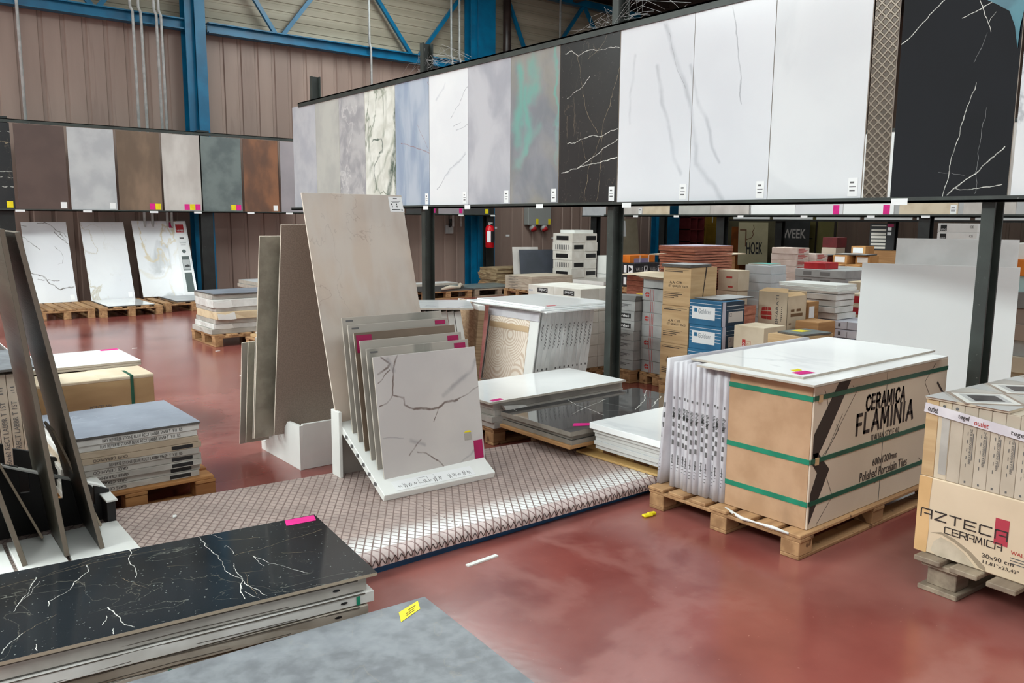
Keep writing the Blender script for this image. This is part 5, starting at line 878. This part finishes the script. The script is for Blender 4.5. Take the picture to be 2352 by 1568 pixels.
# ================================================================== terracotta stack and the clutter between the racks
pallet('wooden pallet under the tall terracotta stack', 6.40, 5.155, 7.06, 5.64, .12, 'x', 5)
for k in range(38):
    top = k > 35; X0 = 6.42+random.uniform(-.006, .006); dz = .0272
    tile('clay_tile', f'terracotta tile, {ordn(k, 38)} in the tall stack', (X0-.012*top, 5.14+random.uniform(-.006, .006), .121+k*dz), .60+.02*top, .45, dz-(.006 if k < 36 else .002), TERRAD if not top else mat('mauve tile face', (200,188,208), rough=.3) if 'mauve tile face' not in bpy.data.materials else bpy.data.materials['mauve tile face'], TERRA, group='terracotta tiles in the tall stack')
pallet('wooden pallet left of the tall terracotta stack', 6.0, 5.2, 6.36, 5.7, .11, 'x', 3)
for k in range(15): tile('clay_tile', f'terracotta tile, {ordn(k, 15)} in the lower stack left of the tall one', (6.02+random.uniform(-.006, .006), 5.24, .111+k*.050), .32, .42, .047, TERRAD, TERRA, group='terracotta tiles in the lower stack')
tag(MB().add([(0,0,0),(.40,0,.01),(.42,.5,.0),(-.06,.5,-.015),(0,0,.004),(.40,0,.014),(.42,.5,.004),(-.06,.5,-.011)], [(3,2,1,0),(4,5,6,7),(0,1,5,4),(2,3,7,6),(3,0,4,7),(1,2,6,5)]).build('cardboard_sheet', CREAMC, loc=(5.98, 5.2, .880)), 'cream cardboard sheet on the lower terracotta stack', 'cardboard')
def simple(lab, cat, X, Y, d, z0, n, m, where, grp, deco=None, nm='tile_carton', plt=True, jit=.008):
    if plt: pallet(f'wooden pallet under the {plt}', X-.03, Y-.03, X+max(d[0], .25)+.03, Y+max(d[1], .25)+.03, z0-.001, 'x', 3)
    return carton_stack(nm, 'carton', lab, where, X, Y, d, z0, n, m, grp, deco, jit)
simple('flat pale grey carton', 'c', 6.98, 4.65, (.25, .30, .085), .12, 10, mat('pale blue grey carton', (206,210,214), (192,196,200), 5, .6), 'in the stack right of the terracotta tiles', 'pale grey cartons', plt='stack of pale grey cartons')
tile('clay_tile', 'teal edged tile on the pale grey cartons', (7.02, 4.70, .971), .20, .24, .012, mat('teal tile face', (60,170,160), rough=.4), BODY)
simple('pinkish cream carton', 'c', 6.74, 4.86, (.18, .24, .20), .12, 4, CREAMC, 'just right of the terracotta tiles', 'pinkish cream cartons', lambda o, i: decal(o, 'small_print', frame('-x', (.18,.24,.2)), [rect(.1,.12,.17,.14), rect(.12,.03,.18,.045)], LOGOR if i % 2 else INK, .0006), plt='pinkish cream cartons')
simple('brown carton', 'c', 7.5, 5.9, (.62, .55, .22), .12, 4, KRAFT2, 'behind the pale grey cartons', 'big brown cartons', plt='big brown cartons')
tag(MB().box(0, 0, 0, .95, .7, .012).build('cardboard_sheet', CREAMC, loc=(7.35, 5.82, 1.002), rot=(0, R(-.6), R(4))), 'cream cardboard sheet over the big brown cartons', 'cardboard')
# white long packs right of centre
pallet('wooden pallet under the long white packs', 6.52, 3.48, 7.15, 4.24, .12, 'y', 5)
for i in range(6): 
    o = pack(f'long white pack with fine print, {ordn(i, 6)} of the lower group right of centre', (6.56+random.uniform(-.008,.008), 3.50, .121+i*.074), (.36, .70, .068), mat('bluish white pack', (226,228,238), (214,216,228), 5, .6) if i == 0 else bpy.data.materials['bluish white pack'], 'long white packs, lower group', sag=.002)
    decal(o, 'small_print', frame('-x', (.36,.70,.072)), fakeline(.1, .025, .5, .05, 2, .003)+[rect(.52,.02,.54,.05), rect(.6,.005,.603,.068)], INK, .0006)
for i in range(4): pack(f'long white pack, {ordn(i, 4)} of the upper group right of centre', (6.55+random.uniform(-.015,.015), 3.70+random.uniform(-.015,.015), .566+i*.055), (.30, .52, .050), PAPER, 'long white packs, upper group', sag=.002)
for i in range(3): pack(f'thin white pack with open end, {ordn(i, 3)} on the upper group', (6.54+.02*i, 3.69+.02*i, .787+i*.024), (.34, .56, .023), WHITEB if i else PAPER, 'thin white packs on the upper group', (0, 0, R((-1, 1, .5)[i])), sag=.003)
# farther rows
def deco_pink(o, i):
    decal(o, 'red_print', frame('-y', (.24,.36,.07)), fakeline(.02, .008, .22, .062, 4, .008), LOGOR, .0006)
pk = mat('pinkish white carton', (222,204,194), (206,184,172), 8, .7)
simple('pinkish white carton with red print', 'c', 8.45, 5.30, (.24, .34, .07), .12, 14, pk, 'in the tall pinkish column', 'pinkish cartons, tall column', deco_pink, plt=False); pallet('wooden pallet under the two pinkish columns', 8.42, 5.19, 9.0, 5.68, .119, 'x', 4)
simple('pinkish white carton with red print', 'c', 8.72, 5.22, (.24, .34, .07), .12, 13, pk, 'in the shorter pinkish column', 'pinkish cartons, shorter column', deco_pink, plt=False)
simple('long grey white carton', 'c', 8.2, 4.55, (.9, .60, .085), .12, 9, GREYC, 'in the wide grey stack', 'wide grey cartons', lambda o, i: decal(o, 'grey_print', frame('-x', (.9,.6,.085)), [rect(.1,.02,.2,.06), rect(.3,.02,.42,.06)], GREYD, .0006), plt='wide grey cartons')
carton('tile_carton', 'bright red flat carton on the wide grey stack', 'carton', (8.25, 4.82, .886), (.26, .26, .07), REDB); 
simple('pale pinkish carton', 'c', 7.66, 4.0, (.24, .22, .19), .06, 4, CREAMC, 'beside the big leaning white slabs', 'pale cartons by the white slabs', lambda o, i: decal(o, 'dark_mark', frame('-x', (.24,.22,.19)), [rect(.08,.04,.14,.055)], INK, .0006), plt='pale cartons by the white slabs')
simple('cream carton with a red band', 'c', 7.24, 3.74, (.24, .26, .105), .11, 6, CREAMC, 'left of the big white slabs', 'red banded cartons by the white slabs', lambda o, i: decal(o, 'red_band', frame('-x', (.24,.26,.105)), [rect(0, .02, .26, .085)], REDB, .001), plt='red cartons by the white slabs')
simple('dark red carton', 'c', 9.70, 5.70, (.34, .30, .12), .12, 7, REDD, 'left of the stepped kraft boxes', 'dark red cartons', plt='dark red cartons')
tile('porcelain_tile', 'grey tile lying on the dark red cartons', (9.68, 5.70, .962), .42, .30, .015, T_SLATE, BODYD); 
simple('beige carton', 'c', 10.77, 6.14, (.24, .22, .23), .12, 4, BEIGEC, 'in front of the olive door', 'beige cartons by the olive door', plt='beige cartons by the olive door'); carton('tile_carton', 'dark red carton on the beige column by the olive door', 'carton', (10.77, 6.14, 1.042), (.26, .22, .14), REDD)
def deco_step(o, i): decal(o, 'white_label', frame('-x', (.3,.2,.11)), [rect(.03, .02, .17, .09)], WHITE, .0006)
KR3 = mat('golden kraft', (206,154,96), (184,132,78), 6, .75)
for X, Y, n, w_ in ((9.62, 5.44, 7, 'leftmost'), (9.72, 5.22, 7, 'front'), (9.86, 5.46, 8, 'second'), (9.98, 5.23, 8, 'third'), (10.2, 5.42, 9, 'right')):
    simple('kraft box with white end label', 'c', X, Y, (.22, .195, .11), .10, n, KR3, f'in {w_} column of stepped pile', 'stepped kraft boxes', deco_step, plt=False)
pallet('wooden pallet under the stepped kraft boxes', 9.6, 5.2, 10.44, 5.67, .099, 'x', 4)
tile('porcelain_tile', 'pale grey tile laid across the stepped kraft boxes', (9.90, 5.24, .982), .29, .42, .014, T_GREY, BODYD, R(2))
carton('tile_carton', 'kraft carton with an open flap beside the stepped pile', 'carton', (10.46, 5.0, .0), (.40, .36, .84), KRAFT2); carton('tile_carton', 'olive brown carton behind the big white slabs', 'carton', (10.72, 4.40, .0), (.5, .5, .92), mat('olive brown card', (112,98,66), (96,84,56), 4, .8))
sgn = leaning('sample_board', 'black sample board with pale strips leaning near the right wall', (11.96, 6.30, .985), .34, .40, .02, .15, 240, BLACK, BLACK, cat='board'); fr = frame('-y', (.34,.02,.4)); fr = (fr[0], fr[1]*.72, fr[2]*.64, fr[3])
decal(sgn, 'pale_strip', fr, [rect(.03, .03+k*.082, .31, .03+k*.082+(.05 if k != 3 else .06)) for k in range(6)]+[rect(.03, .56, .31, .575)], mat('pale strip', (214,210,200), rough=.5), .003); decal(sgn, 'magenta_corner', fr, [rect(.33,.54,.45,.615)], MAROON, .003); decal(sgn, 'white_square', fr, [rect(.34,.46,.41,.53), rect(.335,.35,.41,.42)], WHITE, .003)
carton('tile_carton', 'brown carton below the black sample board', 'carton', (12.0, 5.9, 0), (.4, .5, .98), KRAFT2)
tag(MB().prism([(0,0),(.5,0),(.5,.45)], (0,0,0), (0,-1,0), (0,0,1), (1,0,0), .02).build('cut_panel', T_IVORY, loc=(12.3, 5.55, .90)), 'cream triangular offcut right of the black sample board', 'panel')
carton('tile_carton', 'grey carton supporting the cream triangular offcut', 'carton', (12.1, 5.0, 0), (.5, .6, .898), GREYD)

# big white slabs leaning by the right post
pallet('wooden pallet under the big leaning white slabs', 4.95, 1.9, 5.75, 2.85, .12, 'y', 5, rz=R(-22))
for lab, bl, w_, h_, lean, m in [('largest plain white slab leaning left of the right post', (5.035, 2.70, .122), .88, 1.02, .10, T_WHT), ('mottled white slab standing behind the largest plain one', (5.40, 2.66, .122), .70, 1.175, .05, T_WHTB)]:
    leaning('display_slab', lab, bl, w_, h_, .012, lean, 248, m, cat='slab', group='big white slabs by the right post')
leaning('display_slab', 'mottled white slab right of the right post', (7.0, 2.80, .0), .26, 1.21, .012, .05, 248, T_WHTB, cat='slab', group='big white slabs by the right post', roll=R(4))
leaning('display_tile', 'small pinkish tile at the foot of the slab right of the post', (6.90, 2.72, .0), .20, .53, .010, .08, 248, mat('pinkish tile', (206,190,184), (196,180,174), 4, .4), BODYD, roll=R(2))
def deco_umo(o, i):
    fr = frame('-x', (.3,.32,.072)); decal(o, 'black_square', fr, [rect(.025,.008,.075,.062)], BLACK, .0006); text(o, 'lettering', 'umo', fr, .03, .014, .07, .03, WHITE, .0014); text(o, 'lettering', 'CE', fr, .26, .035, .29, .055, INKD)
simple('white carton with black logo square', 'c', 7.25, 2.90, (.30, .32, .075), .12, 17, mat('clean white carton', (232,230,228), (222,220,218), 5, .6), 'in the column behind the mottled slab', 'white cartons with logo squares', deco_umo, plt='white cartons with logo squares', jit=.004)
pallet('bright wooden pallet with a blue tape roll at the right edge', 6.15, 1.95, 6.95, 2.55, .20, 'y', 6, mat('bright pallet wood', (224,190,146), (200,164,118), 3, .75, 6, (.5,6,6)))
tag(MB().tube([(0,0,0),(.10,-.10,.004),(.2,-.14,0)], .026, 8).build('film_roll', mat('blue white film', (86,110,180), (220,222,230), 14, .4), loc=(6.62, 2.22, .226), smooth=True), 'blue and white rolled film on the bright pallet', 'film')
for k in range(2): carton('tile_carton', f'{("lower", "upper")[k]} small cream carton right behind the right post', 'carton', (6.55, 2.50, .201+k*.06), (.16, .14, .059), CREAMC)
for k, m in enumerate([CREAMC, CREAMC, BEIGEC, GREYC, mat('taupe carton', (150,132,120), rough=.8), mat('taupe carton two', (142,126,116), rough=.8), GREYD, mat('pale teal carton', (170,200,200), rough=.6), ORANGE, WHITEB]):
    carton('tile_carton', f'mixed carton in the pile at the far right edge, {ordn(k, 10)}', 'carton', (6.98+.03*(k % 2), 1.96, .0+k*.125), (.5, .55, .124), m, group='cartons at the far right edge', jit=.006)

# ================================================================== far middle: pallets and boxes along the back wall
pallet('wooden pallet with dark tiles left of the fire extinguisher', 7.65, 11.95, 8.68, 12.9, .14, 'x', 5); tile('porcelain_tile', 'dark grey tile with torn wrapping on the far left pallet', (7.63, 11.95, .141), 1.05, .9, .02, T_DARK, BODYD); tag(MB().tube([(0,0,0),(.2,.05,.02),(.45,.12,.0),(.6,.3,.03),(.75,.4,.0)], [.02,.04,.03,.04,.02], 6).build('torn_wrapping', BEIGEC, loc=(8.0, 11.92, .185), smooth=True), 'torn grey wrapping on the dark far tile', 'wrapping')
pallet('wooden pallet with a grey slab below the fire extinguisher', 8.75, 11.95, 9.88, 12.9, .14, 'x', 6, WOODG); tile('porcelain_tile', 'grey slab on the pallet below the fire extinguisher', (8.73, 11.97, .141), 1.16, .92, .02, T_SLATE, BODYD)
tag(MB().box(0, 0, 0, .5, .4, .17).build('clay_block', ORANGE, loc=(7.05, 12.0, .0), bevel=.004), 'orange block on the floor left of the rack post', 'block')
tag(MB().box(0, 0, 0, .3, .3, .30).box(-.02, -.02, .30, .32, .32, .34).build('white_tub', WHITEB, loc=(7.28, 12.6, 0), bevel=.01), 'white lidded tub by the back wall', 'tub')
tile('porcelain_tile', 'white tile edge on the floor by the back wall', (7.9, 13.0, .0), 1.2, .4, .19, T_WHT, BODY)
pallet('wooden pallet under the folded cardboard sheets', 10.0, 12.95, 11.0, 13.56, .13, 'x', 5)
for k in range(9): pack(f'folded brown cardboard sheet, {ordn(k, 9)} in the pile by the extinguisher', (10.02+random.uniform(-.02,.02), 12.95+random.uniform(-.01,.02), .131+k*.034), (.95, .60, .033), FOLDC, 'folded cardboard sheets', (0,0,random.uniform(-.03,.03)), sag=.006, cat='cardboard', name='cardboard_sheet')
pallet('wooden pallet under the beige wrapped tiles', 9.4, 11.15, 10.42, 11.95, .14, 'x', 5)
for k in range(5): 
    o = pack(f'beige wrapped tile pack, {ordn(k, 5)} in front of the cardboard sheets', (9.42, 11.17, .141+k*.05), (1.0, .75, .049), BEIGEC, 'beige packs in front of the cardboard'); decal(o, 'small_print', frame('-x', (1,.75,.05)), fakeline(.1,.01,.45,.04,2,.005), INK, .0006)
pallet('wooden pallet under the thin beige slab', 10.4, 10.3, 11.5, 11.1, .20, 'x', 5)
for k in range(2): tile('porcelain_tile', f'{("lower", "upper")[k]} long beige slab in front of the white boxes', (10.35, 10.28, .201+k*.06), 1.2, .8, .058, T_SAND2, WHITEB)
leaning('display_slab', 'dark slate slab leaning in front of the white boxes', (10.33, 12.55, .13), .75, .70, .02, .25, 200, mat('slate slab', (62,66,76), (52,56,64), 3, .5), BODYD, cat='slab'); leaning('display_slab', 'pale tile behind the leaning dark slate slab', (10.28, 12.72, .13), .55, .74, .02, .2, 200, T_IVORY, cat='slab')
pallet('wooden pallet under the leaning slate slab and white boxes', 10.44, 11.45, 11.5, 12.92, .125, 'y', 5)
for r_ in range(6):
    for cx in range(2):
        o = carton('tile_carton', f'white box with black label in the far tower, {ordn(r_, 6)} row, {("left", "right")[cx]}', 'carton', (10.72+cx*.34, 11.52, .126+r_*.17), (.33, .55, .168), WCART, group='white boxes of the far tower', jit=.01)
        if cx == 0: decal(o, 'black_label' if r_ % 2 else 'printed_rows', frame('-x', (.33,.55,.168)), [rect(.10,.04,.44,.12)] if r_ % 2 else [rect(.08+.05*k, .03, .10+.05*k, .12) for k in range(8)], BLACK if r_ % 2 else INK, .001)
        if (r_+cx) % 2 == 0: decal(o, 'black_label', frame('-y', (.33,.55,.168)), [rect(.05,.04,.30,.12)], BLACK, .001)
carton('tile_carton', 'loose white box on top of the far tower', 'carton', (10.85, 11.6, 1.147), (.5, .4, .06), WHITEB)
for k in range(2): carton('tile_carton', f'{("lower", "upper")[k]} narrow white box with kraft side in front of the far tower', 'carton', (10.55, 11.15, .26+.0+k*.21) if 0 else (11.44, 11.3, .0+k*.36), (.24, .26, .355), WHITEB)
pallet('wooden pallet under the plain kraft boxes of the far column', 11.75, 11.5, 12.25, 11.9, .12, 'x', 4)
for k in range(7): carton('tile_carton', f'plain kraft box, {ordn(k, 7)} of the far kraft column', 'carton', (11.76, 11.52, .121+k*.08), (.44, .34, .079), KR3, group='far kraft boxes', jit=.012)
pallet('wooden pallet under the black cartons', 10.0, 9.2, 10.75, 9.9, .30, 'x', 5)
for r_ in range(2):
    for cx in range(2):
        o = carton('tile_carton', f'black carton with white triangle, {("lower", "upper")[r_]} {("left", "right")[cx]} of four', 'carton', (10.03+cx*.34, 9.26, .301+r_*.20), (.33, .54, .198), BLKBOX, group='black cartons')
        if cx == 0: decal(o, 'white_label', frame('-x', (.33,.54,.2)), [rect(.30, .04, .36, .16), rect(.40, .04, .50, .16)], WHITE, .001); decal(o, 'triangle_logo', frame('-x', (.33,.54,.2)), [[(.41,.05),(.49,.10),(.41,.15)]], BLACK, .0006, .001)
        f2 = frame('-y', (.33,.54,.2)); text(o, 'lettering', 'VALLE', f2, .03, .07, .20, .13, GREYC); decal(o, 'white_label', f2, [rect(.23,.05,.31,.15)], WHITE, .001); decal(o, 'triangle_logo', f2, [[(.235,.145),(.305,.145),(.27,.06)]], BLACK, .0006, .001)
ob_ = carton('tile_carton', 'orange strapped box on the black cartons', 'carton', (10.06, 9.40, .702), (.62, .3, .12), ORANGE); decal(ob_, 'white_strap', frame('-y', (.62,.3,.12)), [rect(.24,0,.25,.12), rect(.46,0,.47,.12)], WHITE, .002); decal(ob_, 'lilac_film', frame('-y', (.62,.3,.12)), [rect(.1,.0,.45,.07)], LILAC, .001)
simple('blue grey carton with red corners', 'c', 11.35, 8.9, (.45, .4, .18), .12, 4, LILAC, 'right of the black cartons', 'blue grey cartons', lambda o, i: decal(o, 'red_corner', frame('-y', (.45,.4,.18)), [rect(0,0,.1,.06)], REDD, .001), plt='blue grey cartons')
bw_ = leaning('wall_panel_sample', 'beige board with a white sheet leaning on the back wall', (14.55, 13.85, .0), .68, 1.45, .015, .12, 180, mat('beige sample board', (158,146,124), (146,134,112), 3, .6), cat='board'); decal(bw_, 'paper_sheet', frame('-y', (.68,.015,1.45)), [rect(.02, 1.02, .25, 1.40)], WHITE, .001)

# fire extinguisher, socket box, switches
fe = thing('fire_extinguisher', 'red fire extinguisher hanging on the dark post at the back', 'fire extinguisher', (10.23, 13.47, .82))
MB().tube([(0,0,.0),(0,0,.02),(0,0,.40),(0,0,.44),(0,0,.47)], [.07,.09,.09,.075,.03], 16).build('cylinder', mat('extinguisher red', (204,14,28), (186,10,24), 4, .25), fe, smooth=True)
MB().tube([(0,0,.46),(0,0,.50)], .025, 8).box(-.02, -.07, .49, .02, .03, .52).build('valve', GALV, fe); MB().tube([(.03,0,.48),(.09,-.02,.45),(.10,-.02,.3),(.095,-.02,.15)], .012, 6).build('hose', BLACKP, fe, smooth=True)
def wrapband(a0, a1, z0, z1, r_, m, nm):
    mb = MB(); n_ = 8; vs = [(r_*math.cos(a0+(a1-a0)*k/n_), r_*math.sin(a0+(a1-a0)*k/n_), z) for k in range(n_+1) for z in (z0, z1)]
    mb.add(vs, [(2*k, 2*k+2, 2*k+3, 2*k+1) for k in range(n_)]); return mb.build(nm, m, fe)
wrapband(R(195), R(245), .12, .34, .0912, WHITE, 'white_label'); wrapband(R(247), R(330), .11, .34, .0912, BLACK, 'black_label'); MB().box(-.02, .09, .2, .02, .11, .4).build('bracket', BLACKP, fe)
eb = thing('socket_box', 'grey electrical box with two red sockets on the back wall', 'electrical box', (12.15, 14.29, 1.28))
MB().box(-.34, -.16, 0, .34, 0, .75).build('housing', mat('grey plastic box', (150,152,148), rough=.5), eb, .01)
for x in (-.17, .16): 
    MB().tube([(x,-.09,0),(x,-.11,-.06),(x,-.14,-.10)], [.06,.085,.075], 12).build('collar', GALV, eb, smooth=True); MB().tube([(x,-.12,-.05),(x,-.16,-.12)], .07, 12).build('socket', REDB, eb, smooth=True)
for x in (-.08, .28): MB().box(x-.035, -.163, .015, x+.035, -.16, .14).build('yellow_label', YELL, eb)
for x, lab in ((9.25, 'left dark switch box below the back rack'), (9.75, 'right dark switch box below the back rack')):
    s_ = thing('switch_box', lab, 'switch', (x, 14.27, 1.10), group='switch boxes under the back rack'); MB().box(-.09, -.06, 0, .09, 0, .18).build('housing', GREYC, s_, .006); MB().tube([(0,-.05,.15),(.0,-.12,.22),(-.02,-.10,.30)], .035, 8).build('plug', BLACKP, s_, smooth=True); MB().tube([(0,-.03,.18),(0,-.03,.5)], .012, 6).build('cable', BLACKP, s_)
for x, z in ((11.0, 1.22), (11.35, 1.05), (12.7, .98)): tag(MB().box(-.05, -.008, -.02, .05, 0, .02).build('wall_label', WHITE, loc=(x, 14.295, z)), f'small white label on the brown wall at height of the extinguisher, {("leftmost", "middle", "rightmost")[[11.0, 11.35, 12.7].index(x)]} of three', 'label')

# dim alcove beyond the far column
ct = thing('coat_rail', 'dark rail of hanging coats in the dim alcove', 'coat rail', (17.7, 15.2, 0)); MB().tube([(-.5,0,1.72),(.5,0,1.72)], .02).build('rail', GALV, ct); MB().tube([(-.5,0,0),(-.5,0,1.72)], .02).build('upright', GALV, ct); MB().tube([(.5,0,0),(.5,0,1.72)], .02).build('upright', GALV, ct)
for k in range(5): 
    m = [BLACKP, mat('grey coat', (96,100,102), rough=.9), BLKBOX, mat('pale coat', (160,162,160), rough=.9), mat('slate coat', (62,76,84), rough=.9)][k]; tag(MB().tube([(0,0,1.70),(0,0,1.62),(0,0,1.3),(0,0,.85)], [.02,.075,.088,.09], 10).build('coat', m, loc=(17.33+k*.17, 15.2, 0), smooth=True), f'coat hanging in the dim alcove, {NTH[k]} from the left', 'coat', 'coats in the alcove')
shf = thing('shelf_unit', 'pink red open shelf unit in the dim alcove', 'shelf', (18.35, 14.9, 0)); PKR = mat('pink red paint', (150,62,64), (130,50,52), 4, .6)
for x in (0, .3, .6): MB().box(x, 0, 0, x+.03, .4, 2.0).build('upright', PKR, shf)
for k in range(6): MB().box(0, 0, .15+k*.33, .63, .4, .18+k*.33).build('shelf', PKR, shf)
MB().box(0, .39, 0, .63, .4, 2.0).build('back_board', mat('dark red board', (70,34,34), rough=.8), shf)
yc = thing('cabinet', 'mustard yellow cabinet in the dim alcove', 'cabinet', (19.02, 14.9, 0)); MB().box(0, 0, 0, .6, .4, 2.1).build('body', mat('mustard paint', (160,124,36), (140,108,28), 4, .5), yc, .004); MB().box(.02, -.015, .05, .58, 0, 1.25).box(.02, -.015, 1.28, .58, 0, 2.05).build('door', bpy.data.materials['mustard paint'], yc, .003); MB().box(.28, -.03, 1.35, .31, -.015, 1.7).build('handle', WHITEB, yc)
op = tag(MB().box(0, 0, 0, .45, .3, 1.25).build('panel_box', ORANGED, loc=(18.9, 13.6, .0), bevel=.004), 'burnt orange tall box left of the lettered board', 'box')
hb = leaning('sign_board', 'cream board lettered HOEK with a brown line drawing', (18.35, 13.25, .25), .80, 1.12, .02, .06, 215, mat('cream sign', (196,186,150), (184,174,138), 3, .6), cat='sign'); fr = frame('-y', (.8,.02,1.12))
text(hb, 'lettering', 'HOEK', fr, .22, .28, .66, .60, BLACK, .001, .02); decal(hb, 'line_drawing', fr, stroke([(.05,.92),(.2,.92),(.2,.5)], .03)+stroke([(.2,.66),(.36,.72),(.40,.80),(.38,.88),(.42,.95),(.40,1.05)], .018), mat('brown line', (104,60,36), rough=.7), .001)
tag(MB().box(0, 0, 0, .4, .4, .25).build('step_block', KRAFT2, loc=(19.0, 12.75, 0), bevel=.004), 'brown carton under the lettered board', 'carton')
wk = tag(MB().box(-.02, 0, 0, 0, .9, 1.5).build('dark_board', T_DARK, loc=(20.0, 12.2, .0), bevel=.003), 'dark board with pale lettering right of the cream board', 'board'); text(wk, 'lettering', 'WEEK', (Vector((-.021, .9, 0)), Vector((0,-1,0)), Vector((0,0,1)), Vector((-1,0,0))), .1, .95, .8, 1.2, T_IVORY, .001, .02)

# cobwebs on the long rack and scraps
for k, (y, z) in enumerate(((4.2, 2.76), (6.6, 2.76))):
    mb = MB()
    for i in range(26):
        a = random.uniform(-.5, .5); b = random.uniform(-.6, .6); mb.tube([(4.32, y+a*.5, z+random.uniform(0, .22)), (4.34+random.uniform(-.05,.05), y+(a+b)*.5, z+random.uniform(-.02, .16)), (4.36, y+b, z+random.uniform(-.02, .05))], .0011, 3)
    tag(mb.build('cobweb', GREYC), f'dusty cobweb at the {("middle", "left")[k]} post of the long rack', 'cobweb', kind='stuff')
for k, (x, y, w_) in enumerate([(2.25, 9.3, .05), (2.9, 8.6, .05), (1.9, 7.7, .03), (2.6, 7.1, .03), (1.0, 3.62, .02)]):
    tag(MB().prism([(0,0),(w_,.01),(w_*1.2,.03),(.01,.035)], (0,0,0), (1,0,0), (0,1,0), (0,0,1), .004).build('paper_scrap', WHITEB, loc=(x, y, 0 if y > 4 else .087)), ('paper scrap on the floor left of the loose packs', 'paper scrap on the floor nearest the loose packs', 'tiny white scrap on the open floor', 'second tiny white scrap on the open floor nearer to us', 'small pale crumb on the platform')[k], 'scrap')

tag(MB().prism([(1.76,2.70),(1.748,2.432),(1.704,2.405),(1.649,2.366),(1.62,2.294),(1.601,2.195),(1.598,2.29),(1.585,2.383),(1.58,2.70)], (4.257,0,0), (0,1,0), (0,0,1), (-1,0,0), .002).build('torn_film', mat('torn teal film', (70,128,142), (54,104,120), 8, .25)), 'torn teal protective film over the top corner of the glossy black slab', 'film')
